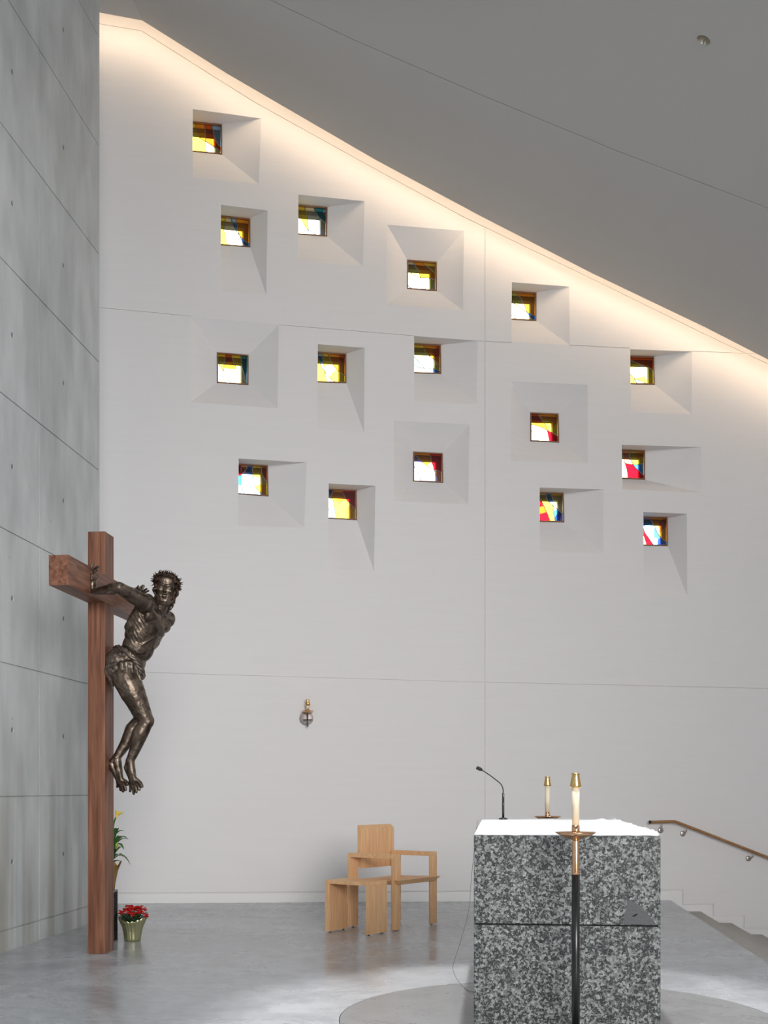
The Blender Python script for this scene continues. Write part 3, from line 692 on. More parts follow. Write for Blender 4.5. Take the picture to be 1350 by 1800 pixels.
# neck and head
HU = Vector((.16, -.05, .98)).normalized(); HF0 = Vector((.16, -.97, .10)); HL, HFx, HU = frame3(HU, HU.cross(HF0)); HF = HFx if HFx.dot(HF0) > 0 else -HFx
HA = (HL, HF, HU); hc = P(291.5, 1035, BD-.06)
R_ = HL if HL.x > 0 else -HL
def H(r, f, u): return hc+R_*r+HF*f+HU*u
cap(bm, Q(273, 1082, -.01), .056, H(-.005, -.02, -.07), .052); cap(bm, T(-.04, .05, .12), .014, H(-.04, .0, -.06), .018); cap(bm, T(.03, .05, .115), .014, H(.035, .0, -.06), .018)
ell(bm, H(0, -.025, .022), HA, (.075, .092, .088)); ell(bm, H(0, .012, -.018), HA, (.062, .066, .085)); ell(bm, H(0, .022, -.062), HA, (.044, .052, .040))
ell(bm, H(0, .034, .052), HA, (.057, .036, .046))                                                   # forehead
for s in (-1, 1):
    cap(bm, H(s*.012, .074, .018), .0065, H(s*.030, .071, .024), .0075); cap(bm, H(s*.030, .071, .024), .0075, H(s*.050, .055, .014), .006)                              # brows
    ell(bm, H(s*.036, .058, -.018), HA, (.020, .018, .014)); ell(bm, H(s*.029, .060, .002), HA, (.014, .0115, .0085)) # cheek bones, eyes
    cap(bm, H(s*.040, .05, -.02), .012, H(s*.03, .05, -.06), .013)
    ell(bm, H(s*.073, -.01, -.002), HA, (.010, .018, .028))                                          # ears
cap(bm, H(0, .080, .012), .0075, H(0, .100, -.022), .0105); ell(bm, H(0, .090, -.028), HA, (.0175, .014, .0095))
cap(bm, H(-.018, .080, -.053), .0042, H(.018, .080, -.053), .0042); cap(bm, H(-.014, .080, -.061), .0048, H(.014, .080, -.061), .0048)
# legs
FA = frame3((.25, 0, .97), (.1, 1, 0))
def leg(h, k, a, heel, ball_, toes, thick=1.0):
    m1 = h.lerp(k, .35); cap(bm, h, .098*thick, m1, .092*thick); cap(bm, m1, .092*thick, h.lerp(k, .8), .065); cap(bm, h.lerp(k, .8), .065, k, .054)
    ball(bm, k+Vector((.012, 0, .004)), .044)
    ca = k.lerp(a, .30)+Vector((-.012, 0, .0)); cap(bm, k, .050, ca, .059*thick); cap(bm, ca, .059*thick, k.lerp(a, .66), .042); cap(bm, k.lerp(a, .66), .042, a, .029)
    cap(bm, k+Vector((.012, -.006, -.02)), .026, k.lerp(a, .9)+Vector((.010, 0, .012)), .014)
    ball(bm, a+Vector((0, -.02, 0)), .016); ball(bm, a+Vector((0, .02, 0)), .016)
    cap(bm, a, .029, heel, .026); cap(bm, heel, .027, ball_, .026); cap(bm, a, .033, ball_, .028)
    cap(bm, ball_+Vector((.014, -.02, .006)), .017, a, .020); cap(bm, ball_+Vector((-.014, .02, -.006)), .016, heel, .018)
    n = len(toes)
    for j, tpt in enumerate(toes):
        c = (j/(n-1)-.5); b0 = ball_+(toes[0]-toes[-1])*(-c)*.55
        r = .0155 if j == 0 else .0118
        mid = b0.lerp(tpt, .6)+Vector((.004, 0, .006)); cap(bm, b0, r*1.15, mid, r); cap(bm, mid, r, tpt, r*.92)
leg(Q(220, 1190, -.08), Q(258, 1268, -.055), Q(228.5, 1338, -.045), Q(224, 1349, -.035), Q(234, 1373, -.05),
    [Q(249, 1382, -.075), Q(245, 1388, -.06), Q(240, 1392, -.045), Q(235, 1395, -.03), Q(229, 1390.5, -.015)])
leg(Q(222, 1188, .08), Q(250, 1262, .055), Q(205, 1332, .02), Q(194.5, 1342, .02), Q(211, 1373, .015),
    [Q(223.5, 1378, -.012), Q(221, 1388, -.0), Q(216.5, 1391, .012), Q(212, 1388.5, .02), Q(206.5, 1383, .03)])
# wrist and ankle wounds' nails sit in the flesh
body = voxel('body', bm, M['bronze'], .0045, 5, nz_=.0016, ns=30)
# hair, beard, crown, loincloth
bm = bmesh.new(); rnd = random.Random(3)
ell(bm, H(0, -.05, .03), HA, (.083, .080, .085))
for k in range(46):
    a = rnd.uniform(-1, 1); s = 1 if a > 0 else -1; r = .066+rnd.uniform(0, .018)
    st = H(s*r, rnd.uniform(-.07, .018), rnd.uniform(-.02, .06))
    ln = rnd.uniform(.05, .11)*(1.25 if s > 0 else .8)
    pts = [st+(-HU)*ln*j/4+R_*(s*.008*math.sin(j*1.9+k)-s*.004*j)+HF*(.007*math.cos(j*2.1+k)-.006*j) for j in range(5)]
    tube(bm, smooth_chain(pts, 3), [.010-.0004*j for j in range(13)], 7)
for k in range(26):
    a = rnd.uniform(-2.6, 2.6); st = H(.06*math.sin(a), -.02+.07*math.cos(a*.5), .07+.02*rnd.random())
    pts = [st+R_*(math.sin(a)*.012*j)+HU*(-.008*j*j*.5)+HF*(-.006*j) for j in range(4)]
    tube(bm, smooth_chain(pts, 3), .009, 7)
for k in range(9):
    st = H(.052, -.05, -.05-.008*k*.5); pts = [st+(-HU)*.022*j+R_*(-.006*j+.006*math.sin(j+k))+HF*(-.01*j+.004*k) for j in range(5)]
    tube(bm, smooth_chain(pts, 3), .0095, 7)
voxel('hair', bm, M['bronze_hair'], .0045, 1, nz_=.003, ns=110)
bm = bmesh.new()
for k in range(90):
    a = rnd.uniform(-1.25, 1.25); v = rnd.uniform(-.105, -.045); 
    if abs(a) < .35 and v > -.072: v -= .03
    st = H(.058*math.sin(a), .022+.058*math.cos(a)*(1 if v > -.09 else .85), v)
    tube(bm, [st, st-HU*.012+HF*.004, st-HU*.022+R_*rnd.uniform(-.004, .004)], [.0085, .0075, .004], 6)
cap(bm, H(-.036, .078, -.052), .006, H(-.004, .090, -.041), .0055); cap(bm, H(.036, .078, -.052), .006, H(.004, .090, -.041), .0055)
ell(bm, H(0, .045, -.085), HA, (.036, .036, .024))
voxel('beard', bm, M['bronze'], .0042, 1, nz_=.002, ns=140)
bm = bmesh.new()
cu = (HU*.80-HF*-.60).normalized() if False else (HU*.82+HF*.57*-1).normalized()
cr = R_; cf = cu.cross(cr).normalized(); cf = cf if cf.dot(HF) > 0 else -cf
cc_ = H(0, -.012, .045)
for m_ in range(4):
    pts = []
    for k in range(61):
        a = 2*PI*k/60; rr = 1+.06*math.sin(a*7+m_*1.57)
        pts.append(cc_+cr*(.090*rr*math.cos(a))+cf*(.103*rr*math.sin(a))+cu*(.010*math.cos(a*7+m_*1.57)))
    tube(bm, pts, .0048, 6, False)
for k in range(64):
    a = 2*PI*k/64+rnd.uniform(-.04, .04); p = cc_+cr*(.092*math.cos(a))+cf*(.105*math.sin(a))
    dd = (cr*math.cos(a)*rnd.uniform(.3, 1)+cf*math.sin(a)*rnd.uniform(.3, 1)+cu*rnd.uniform(-.6, 1.1)).normalized()
    tube(bm, [p, p+dd*.014, p+dd*.014+(dd+cr*rnd.uniform(-1, 1)+cu*rnd.uniform(-.6, 1)).normalized()*.016], [.0055, .0042, .0008], 5)
obj('thorn_crown', bm, M['bronze_hair'], root, True)
bm = bmesh.new(); LA = frame3((.34, 0, .94), (.35, .94, 0))
ell(bm, Q(217, 1165), LA, (.164, .112, .108)); ell(bm, Q(226, 1158, -.06), LA, (.09, .085, .06)); ell(bm, Q(213, 1184, -.0), LA, (.155, .098, .075)); ell(bm, Q(206, 1180, .0), LA, (.13, .07, .10))
lo = Q(222, 1162)
rope = [Q(202, 1140, .0), Q(208, 1138, -.07), Q(218, 1142, -.125), Q(229, 1151, -.145), Q(239, 1163, -.13), Q(246, 1177, -.10), Q(249, 1190, -.06), Q(251, 1186, .02), Q(247, 1172, .09), Q(236, 1158, .14), Q(220, 1146, .14), Q(208, 1140, .08), Q(202, 1140, .0)]
rs = smooth_chain(rope, 8); rb_ = bmesh.new()
for m_ in range(3):
    tube(rb_, [p+Vector((math.cos(i*.42+m_*2.09), .4*math.sin(i*.42), math.sin(i*.42+m_*2.09)))*.009 for i, p in enumerate(rs)], .0125, 10, False)
obj('cloth_roll', rb_, M['bronze_cloth'], root, True)
for m_ in (0,):
    tube(bm, rs, .012, 10, False)
for (a, b, r0, r1) in (((194, 1172, -.08), (197, 1203, -.07), .035, .02), ((197, 1198, -.07), (198, 1216, -.07), .018, .006), ((204, 1172, -.13), (205, 1199, -.12), .026, .012),
                       ((213, 1168, -.15), (217, 1191, -.15), .024, .013), ((221, 1166, -.15), (224, 1188, -.155), .022, .012), ((230, 1166, -.145), (232, 1182, -.14), .02, .012),
                       ((238, 1172, -.11), (247, 1197, -.09), .02, .01), ((243, 1180, -.06), (248, 1196, -.03), .022, .012)):
    cap(bm, Q(*a), r0, Q(*b), r1)
lc = voxel('loincloth', bm, M['bronze_cloth'], .006, 2, nz_=.0065, ns=24)

# ------------------------------------------------------------------ altar
A0 = G(833, 1385+2400/5.54); A0 = Vector(((833-CX)*5.545/F, 5.545, 0))
AW, AD, AZ = .893, 2.05, .975
t = empty('granite_altar', A0, 'large block altar of speckled grey granite with a white cloth on top', 'altar')
def ablock(z0, z1, name, par):
    bm = bmesh.new(); obox(bm, A0+Z*z0, E2, E1, Z, AW, AD, z1-z0); bmesh.ops.recalc_face_normals(bm, faces=bm.faces)
    return bevel(obj(name, bm, M['granite'], par), .004)
ablock(.001, .533, 'lower_stone', t); up = ablock(.540, AZ, 'upper_stone', t)
bm = bmesh.new(); obox(bm, A0+E2*.012+E1*.012+Z*.530, E2, E1, Z, AW-.024, AD-.024, .012); obj('stone_joint', bm, M['dark'], t)
# the dark inclusion near the corner
def AF(px, py, k=.0015):                            # pixel on the altar front
    tt = (px-CX)/F; a = A0; n = -E1
    d = a.dot(E1)/(tt*E1.x+E1.y); return P(px, py, d)-E1*k
inc = [(1093, 1624.3), (1096, 1615), (1099, 1605), (1102, 1589), (1104, 1581.5), (1112, 1585), (1122, 1589), (1127, 1593), (1131, 1600), (1136, 1603), (1141, 1610), (1148, 1616), (1153, 1624), (1153, 1626)]
bm = bmesh.new(); prism(bm, [AF(x, y, .0016) for x, y in inc], E1*.004)
bmesh.ops.recalc_face_normals(bm, faces=bm.faces); obj('dark_inclusion', bm, M['inclus'], t)
bm = bmesh.new(); prism(bm, [AF(x, y, .0028) for x, y in [(1111, 1611), (1115, 1607.5), (1122, 1605.8), (1119, 1609), (1114, 1611.6)]], E1*.003); bmesh.ops.recalc_face_normals(bm, faces=bm.faces)
obj('chip_mark', bm, M['dark'], t)
# cloth
bm = bmesh.new(); nx, ny = 60, 110; rnd = random.Random(5); grid = []
for j in range(ny+1):
    row = []
    for i in range(nx+1):
        u, v = i/nx, j/ny
        p = A0+E2*(AW*u)+E1*(AD*v)
        ex = -.006+.006*noise.noise(Vector((v*9, 3, 0))) if i in (0, nx) else 0
        ey = .004*noise.noise(Vector((u*14, 0, 7)))
        if i == 0: p -= E2*(.004+ex*.3)
        if i == nx: p += E2*(.004+ex*.3)
        if j == 0: p -= E1*(.006+ey)
        if j == ny: p += E1*(.006+ey)
        h = .012+.007*noise.noise(Vector((u*2.2, v*22, 1)))+.004*noise.noise(Vector((u*9, v*40, 4)))
        if u > .93: h += .010*max(0, noise.noise(Vector((u*3, v*12, 9))))
        if v > .75 and u > .8: h += .02*max(0, noise.noise(Vector((u*12, v*9, 2))))
        if i in (0, nx) or j in (0, ny): h -= .010+.006*noise.noise(Vector((u*16, v*16, 5)))
        p.z = AZ+.004+max(.001, h)
        if i in (0, nx) or j in (0, ny): p.z = AZ-.003+.003*noise.noise(Vector((u*20, v*20, 3)))
        row.append(bm.verts.new(p))
    grid.append(row)
for j in range(ny):
    for i in range(nx): bm.faces.new((grid[j][i], grid[j][i+1], grid[j+1][i+1], grid[j+1][i]))
o = obj('altar_cloth', bm, M['cloth'], None, True); tag(o, 'creased white cloth covering the top of the granite altar', 'cloth')
md = o.modifiers.new('s', 'SOLIDIFY'); md.thickness = .003; md.offset = -1

# ------------------------------------------------------------------ candles
def candlestick(c, zd, full, name, label, zs=1.0):
    """c base centre; zd dish height; zs vertical sizes"""
    t = empty(name, c, label, 'candlestick', 'processional candlesticks round the altar')
    zb = c.z
    bm = bmesh.new(); lathe(bm, c, [(.13, 0), (.13, .008), (.05, .016), (.02, .03)], 40); obj('base', bm, M['black'], t, True)
    bm = bmesh.new(); lathe(bm, c, [(.0185, .03), (.0185, zd-.178)], 24); obj('pole', bm, M['black'], t, True)
    bm = bmesh.new(); lathe(bm, c, [(.0185, zd-.178), (.0175, zd-.165), (.0165, zd-.03), (.013, zd-.014), (.006, zd-.008)], 28); obj('copper_sleeve', bm, M['copper'], t, True)
    bm = bmesh.new(); lathe(bm, c, [(.006, zd-.020), (.03, zd-.016), (.065, zd-.001), (.095, zd+.015), (.093, zd+.017), (.06, zd+.003), (.02, zd-.006)], 48); obj('drip_dish', bm, M['copper'], t, True)
    bm = bmesh.new(); lathe(bm, c, [(.0185, zd-.002), (.0185, zd+.048), (.017, zd+.048), (.017, zd+.03)], 28); obj('candle_socket', bm, M['copper'], t, True)
    bm = bmesh.new(); lathe(bm, c, [(.0168, zd+.028), (.0168, zd+full)], 28); obj('candle', bm, M['wax'], t, True)
    h = zd+full
    bm = bmesh.new(); lathe(bm, c, [(.0185, h-.006), (.026, h-.003), (.0268, h+.001), (.0215, h+.028), (.017, h+.048), (.0185, h+.056), (.0185, h+.060), (.0135, h+.058)], 28)
    obj('candle_cap', bm, M['brass'], t, True)
    return t
D1 = 5.2; c = Vector(((1012-CX)*D1/F, D1, 0))
candlestick(c, 1.2-(1469-HY)*D1/F, .226, 'candlestick', 'black and copper processional candlestick with a cream candle standing in front of the altar')
D2 = 7.86; c = Vector(((962.5-CX)*D2/F, D2, 0))
candlestick(c, 1.2-(1439-HY)*D2/F, .231, 'candlestick', 'copper-dished candlestick with white candle standing behind the altar')

# wall sconce
D3 = PW(541, 1263).y; sc = D3/F
t = empty('wall_sconce', PW(540, 1263), 'small cross-shaped candle sconce on a round plate on the white wall', 'sconce')
bm = bmesh.new(); lathe(bm, PW(538.5, 1263), [(.072, 0), (.072, .010), (.066, .014)], 40, WN); obj('back_plate', bm, M['plate'], t, True)
cf_ = PW(541, 1263)+WN*.075
bm = bmesh.new(); obox(bm, cf_+Vector((-.007, -.005, -.092)), XYZ[0], XYZ[1], Z, .014, .010, .135); obox(bm, cf_+Vector((-.046, -.005, -.024)), XYZ[0], XYZ[1], Z, .092, .010, .012)
tube(bm, [PW(540, 1258)+WN*.008, cf_+Vector((0, .004, .02))], .009, 10); obj('cross_arm', bm, M['black'], t)
cs = cf_+Vector((0, 0, .045))
bm = bmesh.new(); lathe(bm, cs, [(.008, 0), (.02, .008), (.045, .018), (.066, .03), (.064, .032), (.02, .016)], 40); obj('drip_dish', bm, M['copper'], t, True)
bm = bmesh.new(); lathe(bm, cs, [(.02, .012), (.02, .048)], 24); obj('candle_socket', bm, M['copper'], t, True)
bm = bmesh.new(); lathe(bm, cs, [(.0195, .048), (.0195, .088)], 24); obj('candle', bm, M['wax'], t, True)
bm = bmesh.new(); lathe(bm, cs, [(.022, .084), (.029, .088), (.0235, .115), (.018, .142), (.02, .148), (.012, .146)], 24); obj('candle_cap', bm, M['brass'], t, True)

# ------------------------------------------------------------------ microphone and cable
Dm = 7.42; mb = Vector(((884.5-CX)*Dm/F, Dm, AZ+.02))
t = empty('gooseneck_microphone', mb, 'slim black gooseneck microphone rising from the back of the altar', 'microphone')
bm = bmesh.new(); lathe(bm, mb, [(.03, 0), (.03, .006), (.012, .012)], 24); obj('base', bm, M['black'], t, True)
bm = bmesh.new(); tube(bm, [mb+Z*.008, P(884.5, 1394, Dm)], .0075, 14); obj('stem', bm, M['black'], t, True)
gp = [P(884.5, 1394, Dm), P(884, 1386, Dm), P(880.5, 1378.5, Dm), P(872, 1371, Dm), P(860, 1362, Dm), P(847, 1353.5, Dm)]
bm = bmesh.new(); tube(bm, smooth_chain(gp, 6), .0035, 10); obj('gooseneck', bm, M['rubber'], t, True)
bm = bmesh.new(); tube(bm, [P(848, 1354, Dm), P(845, 1352.5, Dm), P(838.5, 1349.5, Dm), P(837.5, 1349, Dm)], [.006, .0115, .0115, .007], 16); obj('microphone_head', bm, M['rubber'], t, True)
cp = [A0-E2*.008+E1*1.75+Z*(AZ+.018), A0-E2*.02+E1*1.74+Z*.93, P(829, 1540, 7.24), P(824, 1600, 7.15), P(811, 1650, 7.0), P(799, 1688, 6.95), P(796, 1702, 6.93), P(802, 1719, 6.92)]
gq = [G(811, 1732)+Z*.004, G(821, 1741)+Z*.004, G(832, 1744.5)+Z*.004, G(841, 1745)+Z*.004]
bm = bmesh.new(); tube(bm, smooth_chain(cp+gq, 6), .0011, 6)
o = obj('microphone_cable', bm, M['rubber'], None, True); tag(o, 'thin dark cable hanging down the left side of the altar to the floor', 'cable')

# ------------------------------------------------------------------ handrail
def RL(px, py, k=.075): return PW(px, py, -k)
t = empty('stair_handrail', RL(1143, 1445), 'round wooden handrail bending down along the wall above the steps', 'handrail')
bm = bmesh.new(); tube(bm, [RL(1143, 1445), RL(1150, 1445), RL(1180, 1444.2), RL(1187, 1444.4), RL(1192, 1446.2), RL(1240, 1464.5), RL(1350, 1507.5), RL(1430, 1539)], .0155, 16)
obj('rail', bm, M['rail'], t, True)
bm = bmesh.new(); tube(bm, [RL(1141, 1445), RL(1144, 1445)], .0165, 16); obj('end_cap', bm, M['rubber'], t, True)
for (x, y, rx, ry) in ((1161, 1459.5, 1164.5, 1448), (1200, 1465.5, 1208, 1456), (1315.5, 1509, 1325, 1500.5), (1420, 1549, 1428, 1541)):
    bm = bmesh.new(); c = PW(x, y); lathe(bm, c, [(.030, 0), (.030, .006), (.022, .010)], 24, WN); br = obj('bracket', bm, M['steel'], t, True)
    bm = bmesh.new(); tube(bm, smooth_chain([c+WN*.008, c+WN*.05, RL(rx-1, ry+5), RL(rx, ry)], 5), .0062, 10); obj('bracket_arm', bm, M['steel'], br, True)
    br.children[0].matrix_parent_inverse = Matrix.Translation(-t.location)@Matrix.Identity(4)
    br.children[0].matrix_parent_inverse = Matrix.Identity(4)

# ------------------------------------------------------------------ chair and stool
EW = Vector((.598, .802, 0)).normalized(); ED = Vector((-.802, .598, 0)).normalized()
C0 = Vector((.0727, 9.497, 0)); ft = .008
t = empty('wooden_armchair', C0+EW*.33+ED*.24, 'large angular light oak armchair with square arm frames facing the altar', 'armchair')
def armframe(a0, dp):
    w = .107; p = C0+EW*a0
    r = None
    bm = bmesh.new(); obox(bm, p+Z*.605, EW, ED, Z, w, dp, .035); r = bevel(obj('armrest', bm, M['oak_x'], t), .002)
    bm = bmesh.new(); hexa(bm, [p+Z*ft, p+EW*w+Z*ft, p+EW*w+ED*.03+Z*ft, p+ED*.014+Z*ft]+[p+Z*.605, p+EW*w+Z*.605, p+EW*w+ED*.03+Z*.605, p+ED*.014+Z*.605]); bevel(obj('leg', bm, M['oak'], t), .002)
    bm = bmesh.new(); obox(bm, p+ED*(dp-.033)+Z*ft, EW, ED, Z, w, .033, .605-ft); bevel(obj('leg', bm, M['oak'], t), .002)
    for q in (.01, dp-.03):
        bm = bmesh.new(); lathe(bm, p+EW*.05+ED*(q+.012), [(.009, 0), (.009, ft)], 12); obj('foot_glide', bm, M['rubber'], t)
armframe(0, .48); armframe(.553, .425)
# the seat: bevelled slab passing between the frames
def seatpt(a, b, z): return C0+EW*a+ED*b+Z*z
bm = bmesh.new()
hexa(bm, [seatpt(.060, -.012, .385), seatpt(.60, -.012, .385), seatpt(.60, .42, .375), seatpt(.060, .42, .375), seatpt(.018, -.045, .427), seatpt(.655, -.045, .427), seatpt(.655, .45, .412), seatpt(.018, .45, .412)])
bevel(obj('seat', bm, M['oak_x'], t), .002)
bm = bmesh.new()
hexa(bm, [seatpt(.133, .440, .50), seatpt(.620, .440, .50), seatpt(.620, .478, .525), seatpt(.133, .478, .525), seatpt(.133, .440, .842), seatpt(.620, .440, .842), seatpt(.620, .478, .877), seatpt(.133, .478, .877)])
bevel(obj('backrest', bm, M['oak'], t), .002)
# stool
SB = Vector((-.138, 9.202, 0)); SW = EW; SDp = ED
t = empty('wooden_stool', SB+SDp*.2+SW*.13, 'low light oak stool made of two panels and a top, beside the armchair', 'stool')
sw = .275; sl = .44; sh = .435
bm = bmesh.new(); hexa(bm, [SB+Z*(sh-.03), SB+SW*sw+Z*(sh-.03), SB+SW*sw+SDp*sl+Z*(sh-.03), SB+SDp*sl+Z*(sh-.03), SB+Z*sh, SB+SW*sw+Z*sh, SB+SW*sw+SDp*sl+Z*sh, SB+SDp*sl+Z*sh]); bevel(obj('stool_top', bm, M['oak_x'], t), .002)
bm = bmesh.new(); q = [SB, SB+SW*sw, SB+SW*sw+SDp*.045, SB+SDp*.012]; hexa(bm, [p+Z*ft for p in q]+[p+Z*(sh-.03) for p in q]); bevel(obj('side_panel', bm, M['oak'], t), .0015)
bm = bmesh.new(); q = [SB+SDp*(sl-.05), SB+SW*sw+SDp*(sl-.02), SB+SW*sw+SDp*sl, SB+SDp*sl]; hexa(bm, [p+Z*ft for p in q]+[p+Z*(sh-.03) for p in q]); bevel(obj('side_panel', bm, M['oak'], t), .0015)
for a, b in ((.04, .012), (.23, .022), (.04, sl-.02), (.23, sl-.012)):
    bm = bmesh.new(); lathe(bm, SB+SW*a+SDp*b, [(.009, 0), (.009, ft)], 12); obj('foot_glide', bm, M['rubber'], t)

# ------------------------------------------------------------------ flowers
def leaf(bm, base, d, up, L, w, curl=.3, n=6):
    d = Vector(d).normalized(); s = d.cross(Z); s = s.normalized() if s.length > .01 else Vector((1, 0, 0)); prev = None
    for i in range(n+1):
        u = i/n; c = base+d*(L*u)+Z*(up*L*math.sin(u*PI*.6)-curl*L*u*u); ww = w*math.sin(PI*min(.98, u*.93+.05))
        r = [bm.verts.new(c-s*ww+Z*ww*.25), bm.verts.new(c), bm.verts.new(c+s*ww+Z*ww*.25)]
        if prev:
            for k in range(2): bm.faces.new((prev[k], prev[k+1], r[k+1], r[k]))
        prev = r
def solid(o, th): md = o.modifiers.new('s', 'SOLIDIFY'); md.thickness = th; md.offset = 0
kc = Vector(((233-CX)*8.92/F, 8.92, 0)); rnd = random.Random(11)
t = empty('potted_kalanchoe', kc, 'red flowering plant in pale gold foil wrap on the floor beside the cross', 'potted plant')
bm = bmesh.new(); seg = 96; rings = []
for (r, z) in ((.060, 0), (.064, .02), (.070, .07), (.080, .115), (.098, .165), (.108, .195)):
    ring = []
    for k in range(seg):
        a = 2*PI*k/seg; fold = 1+.035*math.sin(a*22+z*14)*(z/.19+.3)+.02*math.sin(a*9); zz = z
        if z > .10: zz = z*(1-.18*(.5+.5*math.cos(2*(a-PI/2)))*(z-.1)/.095)+.006*math.sin(a*17)*(z-.1)/.1
        ring.append(bm.verts.new(kc+Vector((r*fold*math.cos(a), r*fold*math.sin(a), zz))))
    rings.append(ring)
for i in range(len(rings)-1):
    for k in range(seg): bm.faces.new((rings[i][k], rings[i][(k+1) % seg], rings[i+1][(k+1) % seg], rings[i+1][k]))
bm.faces.new(rings[0][::-1]); o = obj('foil_wrap', bm, M['foil'], t, True); solid(o, .0015)
bm = bmesh.new(); lathe(bm, kc, [(.05, .004), (.062, .12)], 24); obj('soil', bm, mat('potting_soil', (.03, .02, .015), .9), t)
bm = bmesh.new()
for k in range(60):
    a = rnd.uniform(0, 2*PI); r = rnd.uniform(.01, .06)
    leaf(bm, kc+Vector((r*math.cos(a), r*math.sin(a), rnd.uniform(.12, .18))), (math.cos(a), math.sin(a), .3), .5, rnd.uniform(.05, .075), rnd.uniform(.014, .02), .2)
o = obj('leaves', bm, M['leaf2'], t, True); solid(o, .0015)
for k, (x, y, z) in enumerate([(-.085, -.03, .225), (-.06, .03, .25), (-.035, -.045, .235), (-.03, .02, .265), (0, -.02, .245), (.012, -.06, .215), (.03, .04, .245), (.05, -.01, .262), (.078, .01, .245), (.065, -.05, .235), (.105, -.02, .205), (-.01, .06, .25)]):
    bm = bmesh.new(); cz = kc+Vector((x, y, z))
    for j in range(17):
        q = cz+Vector((rnd.uniform(-.024, .024), rnd.uniform(-.024, .024), rnd.uniform(-.013, .015)))
        for m_ in range(5):
            a = m_*2*PI/5+j; ell(bm, q+Vector((math.cos(a)*.0055, math.sin(a)*.0055, 0)), XYZ, (.0062, .0062, .0034), 6, 4)
    fc = obj('flower_cluster', bm, M['red'], t, True)
bm = bmesh.new()
for x, y, z in [(-.085, -.03, .225), (-.03, .02, .265), (.012, -.06, .215), (.05, -.01, .262), (.078, .01, .245), (.105, -.02, .205)]:
    tube(bm, [kc+Vector((x*.3, y*.3, .13)), kc+Vector((x, y, z-.008))], .003, 6)
obj('stems', bm, M['leaf2'], t, True)

sc0 = Vector((-2.172, 8.86, 0))
t = empty('lattice_plant_stand', sc0, 'narrow black openwork plant stand behind the foot of the cross', 'plant stand')
hw = .080; H_ = .39
bm = bmesh.new()
for sxx in (-1, 1):
    for syy in (-1, 1): obox(bm, sc0+Vector((sxx*(hw-.006)-.006, syy*(hw-.006)-.006, 0)), XYZ[0], XYZ[1], Z, .012, .012, H_)
obox(bm, sc0+Vector((-hw, -hw, 0)), XYZ[0], XYZ[1], Z, 2*hw, 2*hw, .012); obj('frame', bm, M['black'], t)
bm = bmesh.new(); obox(bm, sc0+Vector((-hw, -hw, H_)), XYZ[0], XYZ[1], Z, 2*hw, 2*hw, .014); obj('top_plate', bm, M['black'], t)
bm = bmesh.new()
for side in range(4):
    a = side*PI/2; dx = Vector((math.cos(a), math.sin(a), 0)); nn = Vector((-math.sin(a), math.cos(a), 0))*(hw-.004)
    for k in range(-5, 10):
        for s in (-1, 1):
            z0 = .012+k*.042; n_ = 8
            a_ = sc0+nn+dx*(-s*(hw-.008))+Z*z0; b_ = sc0+nn+dx*(s*(hw-.008))+Z*(z0+.19)
            # clip to the stand's height
            t0 = max(0, (.012-a_.z)/.19); t1 = min(1, (H_-a_.z)/.19)
            if t1-t0 > .05: tube(bm, [a_.lerp(b_, t0), a_.lerp(b_, t1)], .0048, 6)
obj('lattice', bm, M['black'], t)
lc0 = sc0+Z*(H_+.015)+Vector((.022, 0, 0))
t = empty('potted_calla_lily', lc0, 'yellow calla lily in gold foil standing on the black plant stand', 'potted plant')
bm = bmesh.new(); seg = 64; rings = []
for (r, z) in ((.05, 0), (.055, .05), (.068, .12), (.075, .15), (.100, .20), (.094, .205), (.07, .16)):
    rings.append([bm.verts.new(lc0+Vector((r*(1+.05*math.sin(6*2*PI*k/seg))*math.cos(2*PI*k/seg), r*(1+.05*math.sin(6*2*PI*k/seg))*math.sin(2*PI*k/seg), z*(1+(.12*math.sin(5*2*PI*k/seg) if z > .17 else 0))))) for k in range(seg)])
for i in range(len(rings)-1):
    for k in range(seg): bm.faces.new((rings[i][k], rings[i][(k+1) % seg], rings[i+1][(k+1) % seg], rings[i+1][k]))
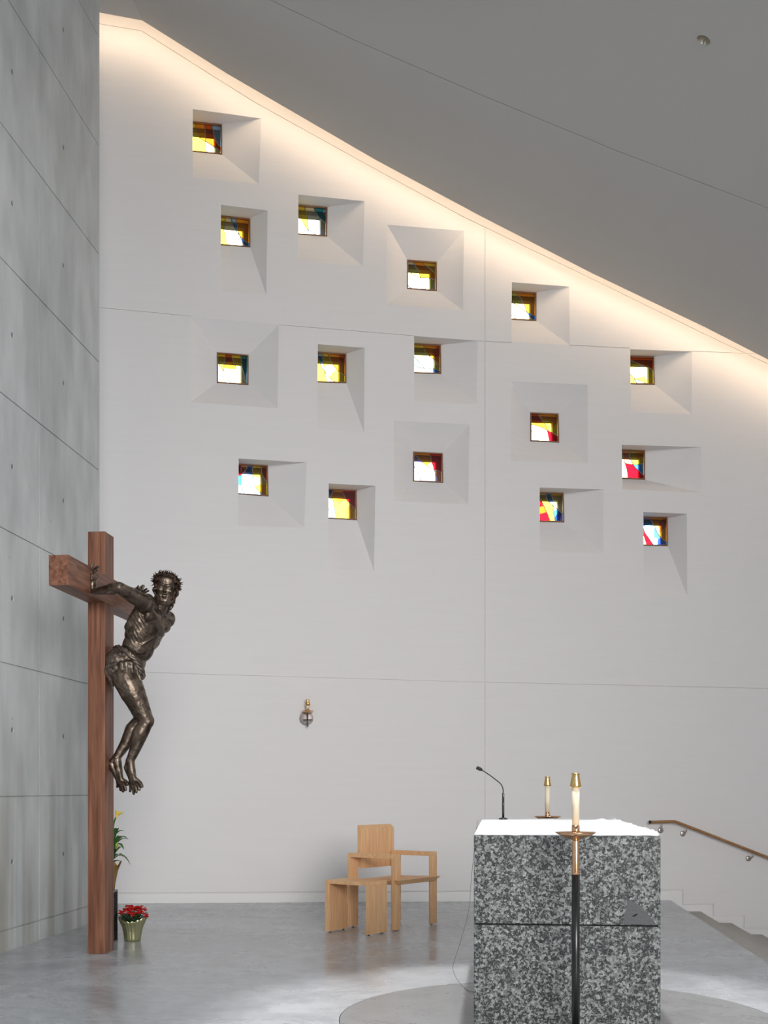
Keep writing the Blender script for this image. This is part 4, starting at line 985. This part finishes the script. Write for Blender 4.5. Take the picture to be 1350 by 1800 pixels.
bm.faces.new(rings[0][::-1]); obj('foil_wrap', bm, M['foil2'], t, True)
bm = bmesh.new(); rnd = random.Random(21)
for k in range(26):
    a = rnd.uniform(0, 2*PI); r = rnd.uniform(.0, .035); h = rnd.uniform(.15, .36)
    leaf(bm, lc0+Vector((r*math.cos(a), r*math.sin(a), h)), (math.cos(a), math.sin(a), rnd.uniform(.2, .9)), .5, rnd.uniform(.10, .17), rnd.uniform(.018, .03), .35, 8)
for (dx, dy, z, ln, up, cu_) in ((1, -.3, .32, .15, .45, .2), (.9, -.5, .30, .13, .6, .7), (1, -.1, .22, .155, .5, .9), (.8, -.6, .24, .14, .3, .4), (.6, -.7, .36, .12, .9, .2)):
    leaf(bm, lc0+Vector((.03, 0, z)), (dx, dy, .3), up, ln, .024, cu_, 8)
tube(bm, [lc0+Z*.1, lc0+Vector((.01, -.01, .45))], .01, 8)
o = obj('leaves', bm, M['leaf'], t, True); solid(o, .0015)
fl = P(204, 1436, 8.86)
bm = bmesh.new(); tube(bm, smooth_chain([lc0+Vector((.01, 0, .2)), lc0+Vector((.03, 0, .4)), P(200, 1448, 8.86), fl], 5), [.0065]*16, 8); obj('stem', bm, M['leaf'], t, True)
bm = bmesh.new(); rings = []
for i in range(9):
    u = i/8; ring = []
    for k in range(24):
        a = 2*PI*k/24; r = .006+.026*u**1.6*(1+.5*math.cos(a)*u)
        ring.append(bm.verts.new(fl+Vector((r*math.cos(a)+.012*u, r*math.sin(a)*.8, -.012+.055*u-.008*u*u*math.cos(a)*1.5))))
    rings.append(ring)
for i in range(8):
    for k in range(24): bm.faces.new((rings[i][k], rings[i][(k+1) % 24], rings[i+1][(k+1) % 24], rings[i+1][k]))
o = obj('spathe', bm, M['yellow'], t, True); solid(o, .0012)
bm = bmesh.new(); leaf(bm, P(203, 1492, 8.80), (.4, -.2, 1), 0, .06, .014, 0); leaf(bm, P(204, 1494, 8.80), (.7, -.2, 1), 0, .05, .012, 0); o = obj('bud', bm, mat('bud_green_yellow', (.42, .50, .10), .5), t, True); solid(o, .0015)
